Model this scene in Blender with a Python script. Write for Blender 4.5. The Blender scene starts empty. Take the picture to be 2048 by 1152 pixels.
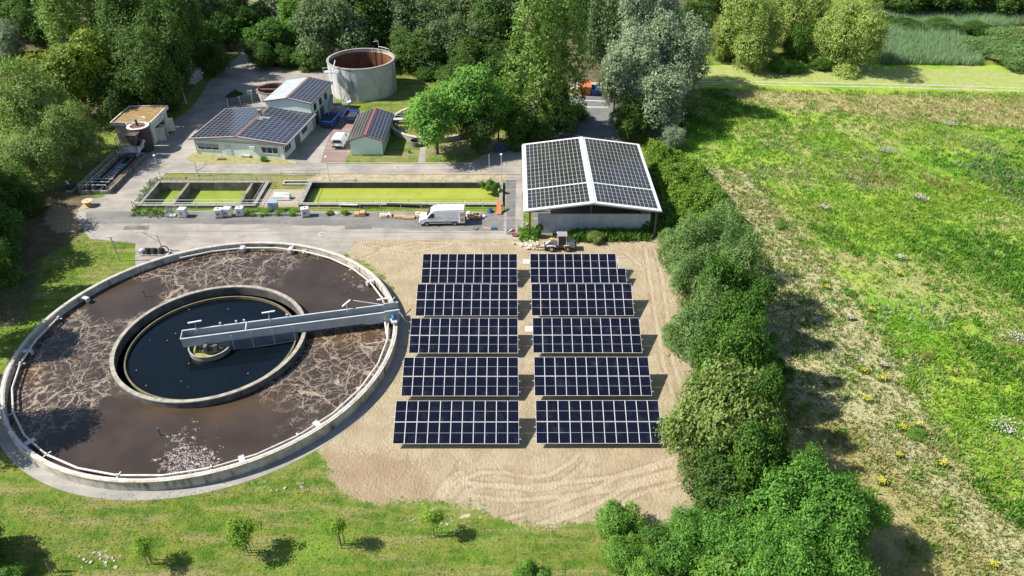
import bpy, math, random
import numpy as np
from mathutils import Vector, Matrix
from mathutils.geometry import tessellate_polygon

R = math.radians
scene = bpy.context.scene
COL = scene.collection

# ------------------------------------------------------------------ camera, world, sun, exposure
CAM_H = 56.2; PITCH = R(34.8); FPX = 1493.0
cd = bpy.data.cameras.new('camera'); cam = bpy.data.objects.new('camera', cd); COL.objects.link(cam)
cam.location = (0, 0, CAM_H); cam.rotation_euler = (R(90) - PITCH, 0, 0)
cd.sensor_width = 36; cd.lens = 36 * FPX / 2048; cd.clip_end = 3000; cd.clip_start = 1
scene.camera = cam
SUN_E = R(45.5); SUN_A = R(3)            # elevation; shadows fall along +X turned by SUN_A
w = bpy.data.worlds.new('World'); scene.world = w; w.use_nodes = True
nt = w.node_tree; sky = nt.nodes.new('ShaderNodeTexSky'); sky.sky_type = 'NISHITA'; sky.sun_disc = False
sky.sun_elevation = SUN_E; sky.sun_rotation = R(-90) - SUN_A; sky.air_density = 1.1; sky.dust_density = .6
nt.links.new(sky.outputs[0], nt.nodes['Background'].inputs[0]); nt.nodes['Background'].inputs[1].default_value = .080
sd = bpy.data.lights.new('sun', 'SUN'); sd.energy = 4.8; sd.angle = R(.55); sd.color = (1, .95, .86)
sun = bpy.data.objects.new('sun', sd); COL.objects.link(sun); sun.location = (-80, -10, 120)
dv = Vector((math.cos(SUN_E) * math.cos(SUN_A), math.cos(SUN_E) * math.sin(SUN_A), -math.sin(SUN_E)))
sun.rotation_euler = dv.to_track_quat('-Z', 'Y').to_euler()
vs = scene.view_settings; vs.view_transform = 'Standard'; vs.look = 'None'; vs.exposure = .9; vs.gamma = 1
scene.render.engine = 'CYCLES'
try:
    scene.cycles.max_bounces = 6; scene.cycles.transparent_max_bounces = 4
except Exception: pass

# ------------------------------------------------------------------ survey: photo pixel -> ground point
_c, _s = math.cos(PITCH), math.sin(PITCH)
def G(px, py, z=0.):
    dx = px - 1024; dy = py - 576; k = (CAM_H - z) / (FPX * _s + dy * _c)
    return (dx * k, (FPX * _c - dy * _s) * k)
def GP(pts, z=0.): return [G(x, y, z) for x, y in pts]

# ------------------------------------------------------------------ node helpers
def newmat(name):
    m = bpy.data.materials.new(name); m.use_nodes = True
    n = m.node_tree; b = n.nodes['Principled BSDF']; return m, n, b
def nd(n, typ, **kw):
    x = n.nodes.new(typ)
    for k, v in kw.items():
        if k.startswith('i_'):
            key = k[2:].replace('_', ' '); x.inputs[key].default_value = v
        else: setattr(x, k, v)
    return x
def lk(n, a, b): n.links.new(a, b)
def rgba(c): return (c[0], c[1], c[2], 1)
def noise(n, coord, scale, detail=4, rough=.6, dist=0):
    t = nd(n, 'ShaderNodeTexNoise'); t.inputs['Scale'].default_value = scale; t.inputs['Detail'].default_value = detail
    t.inputs['Roughness'].default_value = rough; t.inputs['Distortion'].default_value = dist
    if coord is not None: lk(n, coord, t.inputs['Vector'])
    return t.outputs['Fac']
def ramp(n, fac, a, b, smooth=True):
    r = nd(n, 'ShaderNodeMapRange'); r.interpolation_type = 'SMOOTHSTEP' if smooth else 'LINEAR'
    r.inputs['From Min'].default_value = a; r.inputs['From Max'].default_value = b
    lk(n, fac, r.inputs['Value']); return r.outputs['Result']
def mixc(n, fac, a, b, blend='MIX'):
    m = nd(n, 'ShaderNodeMix'); m.data_type = 'RGBA'; m.blend_type = blend
    if isinstance(fac, (int, float)): m.inputs[0].default_value = fac
    else: lk(n, fac, m.inputs[0])
    for i, v in ((6, a), (7, b)):
        if isinstance(v, (tuple, list)): m.inputs[i].default_value = rgba(v)
        else: lk(n, v, m.inputs[i])
    return m.outputs[2]
def math_(n, op, a, b=None, clamp=False):
    m = nd(n, 'ShaderNodeMath'); m.operation = op; m.use_clamp = clamp
    for i, v in ((0, a), (1, b)):
        if v is None: continue
        if isinstance(v, (int, float)): m.inputs[i].default_value = v
        else: lk(n, v, m.inputs[i])
    return m.outputs[0]
def bump(n, h, strength, dist, bsdf):
    b = nd(n, 'ShaderNodeBump'); b.inputs['Strength'].default_value = strength; b.inputs['Distance'].default_value = dist
    lk(n, h, b.inputs['Height']); lk(n, b.outputs[0], bsdf.inputs['Normal'])
def pos(n): return nd(n, 'ShaderNodeNewGeometry').outputs['Position']
def scaled(n, v, s):
    m = nd(n, 'ShaderNodeMapping'); m.inputs['Scale'].default_value = s; lk(n, v, m.inputs['Vector']); return m.outputs[0]

_mc = {}
def M(name, c1, c2=None, rough=.7, sc=1.5, metal=0., streak=None, b=.0, spec=None, amt=1.0):
    """painted / mineral surface: two tones mixed by world-space noise, optional vertical stains"""
    if name in _mc: return _mc[name]
    m, n, bs = newmat(name); bs.inputs['Roughness'].default_value = rough; bs.inputs['Metallic'].default_value = metal
    if spec is not None: bs.inputs['Specular IOR Level'].default_value = spec
    if c2 is None: c2 = tuple(x * .82 for x in c1)
    p = pos(n)
    f = noise(n, p, sc, 6, .65); f = ramp(n, f, .35, .68)
    col = mixc(n, f, c1, c2)
    if streak:
        q = scaled(n, p, (streak[3], streak[3], .12)); g = ramp(n, noise(n, q, 1, 5, .7), .5, .72)
        col = mixc(n, g, col, streak[:3])
    lk(n, col, bs.inputs['Base Color'])
    if b: bump(n, noise(n, p, sc * 6, 5, .7), b, .05, bs)
    _mc[name] = m; return m

# ------------------------------------------------------------------ mesh helpers
class MB:
    def __init__(s): s.v = []; s.f = []; s.m = []
    def add(s, vs_, fs, mi=0):
        o = len(s.v); s.v += [tuple(v) for v in vs_]; s.f += [tuple(i + o for i in f) for f in fs]; s.m += [mi] * len(fs); return s
    def box(s, x0, y0, z0, x1, y1, z1, mi=0):
        return s.add([(x0, y0, z0), (x1, y0, z0), (x1, y1, z0), (x0, y1, z0), (x0, y0, z1), (x1, y0, z1), (x1, y1, z1), (x0, y1, z1)],
                     [(0, 3, 2, 1), (4, 5, 6, 7), (0, 1, 5, 4), (1, 2, 6, 5), (2, 3, 7, 6), (3, 0, 4, 7)], mi)
    def cyl(s, cx, cy, r, z0, z1, n=20, mi=0, r2=None, cap=True):
        r2 = r if r2 is None else r2; A = [2 * math.pi * i / n for i in range(n)]
        v = [(cx + r * math.cos(a), cy + r * math.sin(a), z0) for a in A] + [(cx + r2 * math.cos(a), cy + r2 * math.sin(a), z1) for a in A]
        f = [(i, (i + 1) % n, n + (i + 1) % n, n + i) for i in range(n)]
        if cap: f += [tuple(range(n - 1, -1, -1)), tuple(range(n, 2 * n))]
        return s.add(v, f, mi)
    def ring(s, cx, cy, r0, r1, z0, z1, n=96, mi=0, mtop=None):
        v = []; f = []
        for i in range(n):
            a = 2 * math.pi * i / n; c, d = math.cos(a), math.sin(a)
            v += [(cx + r0 * c, cy + r0 * d, z0), (cx + r1 * c, cy + r1 * d, z0), (cx + r1 * c, cy + r1 * d, z1), (cx + r0 * c, cy + r0 * d, z1)]
        for i in range(n):
            a = 4 * i; b = 4 * ((i + 1) % n)
            s_ = [(a + 1, b + 1, b + 2, a + 2), (a + 2, b + 2, b + 3, a + 3), (a + 3, b + 3, b, a), (a, b, b + 1, a + 1)]; f += s_
        s.add(v, f, mi)
        if mtop is not None:
            for k in range(len(s.m) - len(f) + 1, len(s.m), 4): s.m[k] = mtop
        return s
    def tube(s, p, q, r, n=8, mi=0, r2=None):
        p = Vector(p); q = Vector(q); d = (q - p).normalized(); u = d.orthogonal().normalized(); w_ = d.cross(u); r2 = r if r2 is None else r2
        v = []
        for c, rr in ((p, r), (q, r2)):
            for i in range(n):
                a = 2 * math.pi * i / n; v.append(c + (u * math.cos(a) + w_ * math.sin(a)) * rr)
        f = [(i, (i + 1) % n, n + (i + 1) % n, n + i) for i in range(n)] + [tuple(range(n - 1, -1, -1)), tuple(range(n, 2 * n))]
        return s.add(v, f, mi)
    def bar(s, p, q, w_, h, mi=0):
        """rectangular bar from p to q, width w_ (horizontal), height h"""
        p = Vector(p); q = Vector(q); d = (q - p).normalized(); up = Vector((0, 0, 1))
        sx = d.cross(up); sx = sx.normalized() if sx.length > 1e-4 else Vector((1, 0, 0)); uz = sx.cross(d).normalized()
        v = [c + sx * a * w_ / 2 + uz * b_ * h / 2 for c in (p, q) for a, b_ in ((-1, -1), (1, -1), (1, 1), (-1, 1))]
        return s.add(v, [(0, 1, 5, 4), (1, 2, 6, 5), (2, 3, 7, 6), (3, 0, 4, 7), (3, 2, 1, 0), (4, 5, 6, 7)], mi)
    def prism(s, poly, a0, a1, axis='y', mi=0):
        """poly of 2-D points extruded along an axis ('y': points are x,z)"""
        n = len(poly)
        if axis == 'y': v = [(x, a0, z) for x, z in poly] + [(x, a1, z) for x, z in poly]
        elif axis == 'x': v = [(a0, x, z) for x, z in poly] + [(a1, x, z) for x, z in poly]
        else: v = [(x, y, a0) for x, y in poly] + [(x, y, a1) for x, y in poly]
        f = [(i, (i + 1) % n, n + (i + 1) % n, n + i) for i in range(n)] + [tuple(range(n - 1, -1, -1)), tuple(range(n, 2 * n))]
        return s.add(v, f, mi)
    def quad(s, a, b, c, d, mi=0): return s.add([a, b, c, d], [(0, 1, 2, 3)], mi)
    def build(s, name, mats, parent=None, loc=None, bevel=0, smooth=False, seg=2, fix=True):
        me = bpy.data.meshes.new(name); me.from_pydata(s.v, [], s.f); me.update()
        if not isinstance(mats, (list, tuple)): mats = [mats]
        for m in mats: me.materials.append(m)
        me.polygons.foreach_set('material_index', s.m)
        if fix:
            import bmesh
            b = bmesh.new(); b.from_mesh(me); bmesh.ops.recalc_face_normals(b, faces=b.faces); b.to_mesh(me); b.free()
        o = bpy.data.objects.new(name, me); COL.objects.link(o)
        if smooth:
            me.polygons.foreach_set('use_smooth', [True] * len(me.polygons))
            me.set_sharp_from_angle(angle=R(40))
        if parent: o.parent = parent
        if loc: o.location = loc
        if bevel:
            bm = o.modifiers.new('b', 'BEVEL'); bm.width = bevel; bm.segments = seg; bm.limit_method = 'ANGLE'; bm.angle_limit = R(35)
        return o

def tag(o, label, cat, group=None, kind=None):
    o['label'] = label; o['category'] = cat
    if group: o['group'] = group
    if kind: o['kind'] = kind
    return o
def thing(name, label, cat, loc=(0, 0, 0), rz=0., group=None):
    o = bpy.data.objects.new(name, None); COL.objects.link(o); o.empty_display_size = .3
    o.location = loc; o.rotation_euler = (0, 0, rz); return tag(o, label, cat, group)
def struct(o, label=None):
    o['kind'] = 'structure'
    if label: o['label'] = label
    return o
def dup(root, loc=None, rz=None, label=None, group=None, sc=None):
    r = root.copy(); COL.objects.link(r)
    if loc: r.location = loc
    if rz is not None: r.rotation_euler = (0, 0, rz)
    if sc: r.scale = sc
    if label: r['label'] = label
    if group: r['group'] = group
    for ch in list(root.children):
        c = ch.copy(); COL.objects.link(c); c.parent = r
        for g in list(ch.children):
            d = g.copy(); COL.objects.link(d); d.parent = c
    return r
def part(src, parent, loc=None, rz=None):
    c = src.copy(); COL.objects.link(c); c.parent = parent
    if loc: c.location = loc
    if rz is not None: c.rotation_euler = (0, 0, rz)
    return c
def sheet(name, poly, z, mat, jag=0., seed=1, seg=1.2):
    """flat ground sheet from a polygon; jag roughens its edge"""
    rg = random.Random(seed); P = []
    n = len(poly)
    for i in range(n):
        a = Vector(poly[i]); b = Vector(poly[(i + 1) % n]); L = (b - a).length
        k = max(1, int(L / seg)) if jag else 1
        nrm = Vector((-(b - a).y, (b - a).x)).normalized()
        for j in range(k):
            p = a.lerp(b, j / k)
            if jag and j: p = p + nrm * rg.uniform(-jag, jag)
            P.append(p)
    v3 = [Vector((p.x, p.y, 0)) for p in P]
    tr = tessellate_polygon([v3])
    me = bpy.data.meshes.new(name); fs = []
    for t in tr:
        a, b, c = (v3[i] for i in t)
        fs.append(tuple(t) if (b - a).cross(c - a).z > 0 else tuple(reversed(t)))
    me.from_pydata([(p.x, p.y, z) for p in P], [], fs); me.update(); me.materials.append(mat)
    o = bpy.data.objects.new(name, me); COL.objects.link(o); return struct(o)

def np_mesh(name, V, F, mat, tone=None, parent=None):
    """big quad mesh from numpy arrays, one float per face in attribute 'tone'"""
    me = bpy.data.meshes.new(name); me.vertices.add(len(V)); me.vertices.foreach_set('co', V.astype(np.float32).ravel())
    nf = len(F); k = F.shape[1]
    me.loops.add(nf * k); me.loops.foreach_set('vertex_index', F.astype(np.int32).ravel())
    me.polygons.add(nf); me.polygons.foreach_set('loop_start', np.arange(0, nf * k, k, dtype=np.int32))
    me.polygons.foreach_set('loop_total', np.full(nf, k, dtype=np.int32))
    me.update(calc_edges=True)
    if tone is not None:
        a = me.attributes.new('tone', 'FLOAT', 'FACE'); a.data.foreach_set('value', tone.astype(np.float32))
    me.materials.append(mat)
    o = bpy.data.objects.new(name, me)
    COL.objects.link(o)
    if parent: o.parent = parent
    return o

# ------------------------------------------------------------------ signed distance masks on the ground
def sdist(X, Y, poly):
    """positive inside, metres"""
    poly = np.array(poly); n = len(poly); d = np.full(X.shape, 1e9); ins = np.zeros(X.shape, bool)
    for i in range(n):
        ax, ay = poly[i]; bx, by = poly[(i + 1) % n]; ex, ey = bx - ax, by - ay
        t = np.clip(((X - ax) * ex + (Y - ay) * ey) / (ex * ex + ey * ey + 1e-12), 0, 1)
        d = np.minimum(d, np.hypot(X - ax - t * ex, Y - ay - t * ey))
        if by != ay:
            c = ((ay > Y) != (by > Y)) & (X < (bx - ax) * (Y - ay) / (by - ay) + ax); ins ^= c
    return np.where(ins, d, -d)
def ldist(X, Y, line):
    d = np.full(X.shape, 1e9)
    for (ax, ay), (bx, by) in zip(line[:-1], line[1:]):
        ex, ey = bx - ax, by - ay; t = np.clip(((X - ax) * ex + (Y - ay) * ey) / (ex * ex + ey * ey + 1e-12), 0, 1)
        d = np.minimum(d, np.hypot(X - ax - t * ex, Y - ay - t * ey))
    return d
def mk(d, w_): return np.clip(.5 + d / (2 * w_), 0, 1)

CX, CY, CR = -35.4, 68.8, 21.75            # round clarifier
POLY = dict(
    dirt=GP([(685, 507), (690, 470), (1042, 470), (1320, 478), (1345, 520), (1365, 610), (1375, 690), (1410, 780), (1420, 860), (1420, 960), (1400, 1010),
             (1370, 1050), (1290, 1045), (1215, 1022), (1190, 1043), (1090, 1052), (1000, 1040), (950, 1012), (860, 1003), (730, 1005), (665, 965), (648, 910), (615, 895),
             (700, 850), (770, 760), (800, 650), (790, 580), (740, 530)]),
    brown=GP([(650, 910), (760, 900), (850, 930), (860, 1000), (730, 1005), (665, 965)]),
    mead=GP([(1330, 300), (1400, 215), (1392, 178), (1410, 130), (2500, 130), (2700, 1400), (1640, 1400), (1560, 900), (1540, 700), (1500, 560), (1440, 460)]),
    bare=GP([(1415, 330), (1500, 340), (1575, 445), (1680, 560), (1765, 660), (1825, 750), (1885, 860), (1980, 1000), (2120, 1100), (2170, 1300), (1980, 1250), (1830, 1040), (1700, 900), (1580, 860), (1520, 760), (1500, 640), (1490, 540), (1440, 440)]),
    olive=GP([(1560, 800), (1640, 810), (1730, 860), (1830, 960), (1920, 1050), (2030, 1152), (2100, 1300), (1640, 1300), (1560, 1000)]),
    wood1=GP([(-400, -100), (480, -100), (505, 20), (470, 100), (390, 165), (350, 225), (250, 235), (170, 240), (-100, 160), (-100, 100), (-400, 100)]),
    wood2=GP([(560, -100), (1420, -100), (1395, 150), (1360, 260), (1250, 270), (1225, 180), (1120, 185), (1080, 270), (1000, 230), (990, 160), (800, 128), (660, 130), (520, 132), (540, 60)]),
    ashlawn=GP([(690, 330), (1044, 306), (1044, 290), (1010, 260), (850, 290), (700, 316)]),
    tan=GP([(1390, 176), (1700, 186), (2500, 205), (2500, 262), (2048, 262), (1800, 240), (1620, 225), (1500, 215)]),
    mown=GP([(1390, 158), (1400, 132), (1560, 140), (1720, 135), (2500, 150), (2500, 176), (1900, 172)]),
    plant=GP([(300, 350), (1044, 352), (1010, 368), (300, 368)]),
    sandy=GP([(640, 345), (1044, 347), (1044, 370), (600, 370)]),
    litter=GP([(0, 380), (150, 375), (200, 400), (150, 480), (80, 520), (60, 640), (0, 660), (-300, 700), (-300, 380)]),
    leafl=GP([(100, 410), (160, 415), (170, 455), (120, 470), (85, 440)]),
    brambleg=GP([(1250, 280), (1340, 300), (1440, 460), (1560, 560), (1600, 700), (1620, 900), (1700, 1152), (1400, 1300), (1200, 1152), (1400, 960), (1350, 800), (1310, 500), (1290, 400)]),
    yellowg=GP([(1700, 420), (2048, 330), (2400, 330), (2400, 470), (1980, 420), (1800, 480)]),
)
B1 = (-58.4, 102.9, -40.1, 111.2); B2 = (-33.3, 103.2, -1.6, 111.2)

def ground_material():
    m, n, bs = newmat('ground_soil_and_grass'); p = pos(n)
    def att(nm):
        a = nd(n, 'ShaderNodeAttribute'); a.attribute_name = nm; s_ = nd(n, 'ShaderNodeSeparateColor'); lk(n, a.outputs['Color'], s_.inputs[0]); return s_.outputs
    a1, a2, a3 = att('m1'), att('m2'), att('m3')
    nL = noise(n, p, .09, 5, .55); nM = noise(n, p, .55, 6, .65); nS = noise(n, p, 3.2, 5, .7); nF = noise(n, p, 11, 3, .7)
    edge = math_(n, 'ADD', math_(n, 'MULTIPLY', math_(n, 'SUBTRACT', nM, .5), .9), math_(n, 'MULTIPLY', math_(n, 'SUBTRACT', nS, .5), .8))
    def mask(o, lo=.42, hi=.58, e=edge): return ramp(n, math_(n, 'ADD', o, e), lo, hi)
    # mown lawn
    streakv = scaled(n, p, (.12, .9, 1)); nSt = noise(n, streakv, 1, 5, .65)
    lawn = mixc(n, ramp(n, nM, .38, .62), (.070, .150, .014), (.175, .215, .035))
    lawn = mixc(n, ramp(n, math_(n, 'ADD', math_(n, 'MULTIPLY', nSt, .6), math_(n, 'MULTIPLY', nS, .4)), .46, .62), lawn, (.28, .24, .10))
    lawn = mixc(n, ramp(n, nS, .55, .8), lawn, (.06, .11, .015))
    lawn = mixc(n, math_(n, 'MULTIPLY', ramp(n, nL, .5, .7), .7), lawn, (.15, .27, .025))
    # wild meadow
    mv = scaled(n, p, (1, .45, 1)); nMe = noise(n, mv, 1.1, 6, .72)
    mead = mixc(n, ramp(n, nL, .35, .65), (.15, .32, .022), (.33, .45, .05))
    mead = mixc(n, ramp(n, nMe, .45, .7), mead, (.30, .33, .09))
    mead = mixc(n, ramp(n, nS, .5, .75), mead, (.05, .115, .012))
    mead = mixc(n, ramp(n, noise(n, p, .055, 6, .62), .50, .60), mead, (.36, .355, .135))
    mead = mixc(n, ramp(n, noise(n, p, .17, 6, .6), .60, .68), mead, (.055, .15, .015))
    # tracked sand
    nD = noise(n, p, .35, 7, .62)
    dirt = mixc(n, ramp(n, nD, .35, .65), (.415, .345, .23), (.345, .275, .178))
    dirt = mixc(n, ramp(n, nS, .52, .8), dirt, (.33, .245, .16))
    dirt = mixc(n, math_(n, 'MULTIPLY', ramp(n, noise(n, p, 1.4, 7, .75), .54, .7), .5), dirt, (.28, .20, .125))
    dirt = mixc(n, math_(n, 'MULTIPLY', mask(a1[1]), .42), dirt, (.27, .17, .10))
    # bare stony strip
    nG = noise(n, scaled(n, p, (1, 1.8, 1)), 2.0, 6, .7)
    bare = mixc(n, ramp(n, nG, .44, .6), (.47, .42, .25), (.27, .275, .10))
    bare = mixc(n, ramp(n, nM, .58, .72), bare, (.17, .21, .05))
    olive = mixc(n, ramp(n, nM, .35, .65), (.30, .285, .10), (.40, .345, .16)); olive = mixc(n, ramp(n, nS, .5, .75), olive, (.13, .15, .035))
    tan = mixc(n, ramp(n, nMe, .4, .65), (.42, .36, .19), (.25, .28, .08)); tan = mixc(n, ramp(n, noise(n, p, .3, 5, .6), .6, .72), tan, (.29, .22, .11))
    mown = mixc(n, ramp(n, nMe, .4, .65), (.27, .35, .08), (.38, .37, .16))
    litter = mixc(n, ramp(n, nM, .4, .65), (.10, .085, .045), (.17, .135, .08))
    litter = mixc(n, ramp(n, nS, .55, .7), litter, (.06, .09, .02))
    leafl = mixc(n, ramp(n, nS, .4, .65), (.36, .28, .17), (.17, .14, .07))
    dry = mixc(n, ramp(n, nS, .4, .6), (.30, .25, .13), (.16, .19, .05))
    sandy = mixc(n, ramp(n, nM, .42, .6), (.46, .37, .25), (.33, .27, .15))
    c = lawn
    c = mixc(n, mask(a2[0]), c, mead)
    c = mixc(n, mask(a3[1]), c, mixc(n, ramp(n, nM, .4, .7), (.24, .31, .045), (.19, .27, .03)))
    c = mixc(n, mask(a2[2], .45, .7), c, tan); c = mixc(n, mask(a3[0]), c, mown)
    c = mixc(n, mask(a1[2], .35, .62), c, bare); c = mixc(n, mask(a2[1], .4, .7), c, olive)
    a4 = att('m4')
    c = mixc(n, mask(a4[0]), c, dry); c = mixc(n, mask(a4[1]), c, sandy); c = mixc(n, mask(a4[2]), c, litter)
    c = mixc(n, mask(a3[2]), c, leafl)
    md = mask(a1[0]); c = mixc(n, md, c, dirt)
    a5 = att('m5')      # r: wheel ruts, g: pale rubble spots, b: crawler print strength
    ed_ = math_(n, 'MULTIPLY', ramp(n, a5[0], .05, .3), math_(n, 'SUBTRACT', 1, ramp(n, a5[0], .45, .75)))
    c = mixc(n, math_(n, 'MULTIPLY', math_(n, 'MULTIPLY', ed_, ramp(n, nM, .35, .6)), .5), c, (.235, .175, .11)); c = mixc(n, math_(n, 'MULTIPLY', math_(n, 'MULTIPLY', ramp(n, a5[0], .6, .95), ramp(n, nM, .3, .55)), .5), c, (.50, .42, .30))
    c = mixc(n, ramp(n, math_(n, 'ADD', a5[1], math_(n, 'MULTIPLY', edge, .6)), .5, .6), c, (.45, .40, .30))
    lk(n, c, bs.inputs['Base Color']); bs.inputs['Roughness'].default_value = .95; bs.inputs['Specular IOR Level'].default_value = .15
    # relief: rough grass, crawler prints in the sand
    wv = nd(n, 'ShaderNodeTexWave'); wv.wave_type = 'BANDS'; wv.bands_direction = 'X'; wv.inputs['Scale'].default_value = .85
    wv.inputs['Distortion'].default_value = 4; wv.inputs['Detail'].default_value = 3; wv.inputs['Detail Scale'].default_value = 1.4; lk(n, p, wv.inputs['Vector'])
    pr = math_(n, 'MULTIPLY', math_(n, 'MULTIPLY', wv.outputs['Fac'], math_(n, 'MULTIPLY', a5[2], ramp(n, nM, .35, .65))), .06)
    hs = math_(n, 'ADD', math_(n, 'MULTIPLY', nS, .8), math_(n, 'MULTIPLY', nM, .8))
    h = math_(n, 'ADD', math_(n, 'ADD', hs, math_(n, 'MULTIPLY', nF, .35)), pr)
    h = math_(n, 'SUBTRACT', h, math_(n, 'MULTIPLY', a5[0], .10))
    bump(n, h, .9, .30, bs)
    return m
GROUND = ground_material()

def rut_lines():
    L = [[(925, 960), (960, 945), (1010, 945), (1060, 955), (1100, 950), (1140, 925), (1160, 905)],
         [(900, 995), (925, 965), (960, 968), (1010, 975), (1060, 972), (1130, 965), (1180, 960), (1250, 950), (1340, 928)],
         [(1000, 1040), (1060, 1025), (1130, 1000), (1200, 975), (1240, 950), (1290, 935), (1350, 915)],
         [(1100, 1045), (1150, 1030), (1210, 1000), (1260, 965), (1350, 940)],
         [(880, 1000), (905, 965), (925, 955), (920, 925)], [(870, 1000), (885, 970), (915, 945)],
         [(1310, 500), (1325, 560), (1335, 640), (1345, 720), (1370, 800)], [(1290, 495), (1300, 560), (1312, 640), (1325, 720), (1345, 790)],
         [(740, 490), (820, 505), (900, 490)], [(760, 500), (830, 485), (1000, 488)], [(1200, 490), (1250, 505), (1280, 530)], [(720, 520), (770, 500), (840, 492)]]
    return [GP(l) for l in L]
RUTS = rut_lines(); RUTS = RUTS + [[(x + .2, y - 1.55) for x, y in l] for l in RUTS[:4]]

def masks(X, Y):
    S = {k: sdist(X, Y, v) for k, v in POLY.items()}
    ones = np.zeros_like(X)
    rut = np.zeros_like(X)
    for l in RUTS:
        d = ldist(X, Y, l); rut = np.maximum(rut, np.clip(1.25 - np.abs(d) / .42, 0, 1))
    spots = np.zeros_like(X)
    rg = random.Random(5)
    cl = [(830, 1020, 55, 16, 14), (910, 1035, 60, 22, 16), (985, 1030, 25, 22, 8), (200, 1120, 60, 25, 16), (580, 975, 40, 12, 7), (870, 1060, 60, 30, 6),
          (1140, 1085, 50, 25, 6), (620, 1125, 60, 20, 3)]
    for cx, cy, sx, sy, k in cl:
        for _ in range(k):
            x, y = G(cx + rg.gauss(0, sx * .55), cy + rg.gauss(0, sy * .6)); r = rg.uniform(.12, .34)
            spots = np.maximum(spots, np.clip(1 - (np.hypot((X - x) * .8, Y - y) / r) ** 2 * .5, 0, 1))
    crawl = np.clip(mk(S['dirt'], 1.) * (Y < 51.5) + mk(S['dirt'], 1.) * .35 * (Y >= 51.5), 0, 1)
    W = dict(m1=(mk(S['dirt'], 2.0), mk(S['brown'], 2.5), mk(S['bare'], 5)), m2=(mk(S['mead'], 2), mk(S['olive'], 5), mk(S['tan'], 5)),
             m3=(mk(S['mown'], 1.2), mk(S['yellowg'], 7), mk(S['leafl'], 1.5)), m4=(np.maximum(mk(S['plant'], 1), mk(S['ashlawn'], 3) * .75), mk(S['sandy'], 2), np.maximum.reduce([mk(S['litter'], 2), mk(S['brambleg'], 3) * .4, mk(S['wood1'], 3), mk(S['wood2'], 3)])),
             m5=(rut * (S['dirt'] > 0), spots * .62, crawl))
    return W

def build_ground():
    def lines(segs):
        out = []
        for a, b, st in segs:
            k = max(1, int(round((b - a) / st))); out += [a + (b - a) * i / k for i in range(k)]
        return out + [segs[-1][1]]
    xs = lines([(-900, -300, 100), (-300, -120, 12), (-120, -62, 1.2), (-62, B1[0], .6), (B1[0], B1[2], .6), (B1[2], B2[0], .6), (B2[0], B2[2], .45), (B2[2], 32, .3), (32, 90, .8), (90, 160, 2), (160, 300, 14), (300, 900, 100)])
    ys = lines([(-400, 0, 80), (0, 32, 4), (32, 62, .3), (62, 95, .45), (95, B1[1], .6), (B1[1], B2[1], .3), (B2[1], B1[3], .6), (B1[3], 160, .8), (160, 240, 2), (240, 400, 20), (400, 1400, 100)])
    x = np.array(xs); y = np.array(ys); X, Y = np.meshgrid(x, y); nx = len(x); ny = len(y)
    V = np.stack([X.ravel(), Y.ravel(), np.zeros(X.size)], 1)
    i, j = np.meshgrid(np.arange(nx - 1), np.arange(ny - 1)); i = i.ravel(); j = j.ravel()
    cx = (x[i] + x[i + 1]) / 2; cy = (y[j] + y[j + 1]) / 2; keep = np.ones(len(i), bool)
    for b in (B1, B2): keep &= ~((cx > b[0]) & (cx < b[2]) & (cy > b[1]) & (cy < b[3]))
    i = i[keep]; j = j[keep]; a = j * nx + i
    F = np.stack([a, a + 1, a + nx + 1, a + nx], 1)
    o = np_mesh('ground', V, F, GROUND); me = o.data
    for k, (r, g, b) in masks(X.ravel(), Y.ravel()).items():
        at = me.attributes.new(k, 'FLOAT_COLOR', 'POINT'); at.data.foreach_set('color', np.stack([r, g, b, np.ones_like(r)], 1).astype(np.float32).ravel())
    struct(o)
build_ground()

# ------------------------------------------------------------------ paving
def pave(name, c1, c2, crack=(.5, .47, .42), rough=.9, sc=.25):
    c1 = tuple(v * .88 for v in c1); c2 = tuple(v * .84 for v in c2); crack = tuple(v * .88 for v in crack)
    m, n, bs = newmat(name); p = pos(n)
    f = ramp(n, noise(n, p, sc, 7, .6), .35, .65); c = mixc(n, f, c1, c2)
    c = mixc(n, math_(n, 'MULTIPLY', ramp(n, noise(n, scaled(n, p, (.08, 1, 1)), 1.2, 5, .6), .5, .75), .5), c, crack)
    c = mixc(n, math_(n, 'MULTIPLY', ramp(n, noise(n, p, 4, 5, .7), .55, .8), .5), c, tuple(x * .62 for x in c1))
    v = nd(n, 'ShaderNodeTexVoronoi'); v.feature = 'DISTANCE_TO_EDGE'; v.inputs['Scale'].default_value = .16
    mx = nd(n, 'ShaderNodeMix'); mx.data_type = 'VECTOR'; mx.inputs[0].default_value = .12
    nz = nd(n, 'ShaderNodeTexNoise'); nz.inputs['Scale'].default_value = .8; nz.inputs['Detail'].default_value = 5; lk(n, p, nz.inputs['Vector'])
    ad = nd(n, 'ShaderNodeVectorMath'); ad.operation = 'MULTIPLY_ADD'; lk(n, nz.outputs['Color'], ad.inputs[0]); ad.inputs[1].default_value = (3, 3, 0); lk(n, p, ad.inputs[2])
    lk(n, ad.outputs[0], v.inputs['Vector'])
    c = mixc(n, math_(n, 'MULTIPLY', math_(n, 'SUBTRACT', 1, ramp(n, v.outputs['Distance'], .0, .012)), .45), c, tuple(x * .45 for x in c1))
    lk(n, c, bs.inputs['Base Color']); bs.inputs['Roughness'].default_value = rough; bs.inputs['Specular IOR Level'].default_value = .25
    bump(n, noise(n, p, 9, 4, .7), .3, .03, bs); return m
CONC = pave('light_road_surface', (.37, .335, .29), (.27, .25, .225)); ASPH = pave('worn_asphalt', (.165, .16, .155), (.225, .215, .20), crack=(.33, .31, .28))
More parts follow.
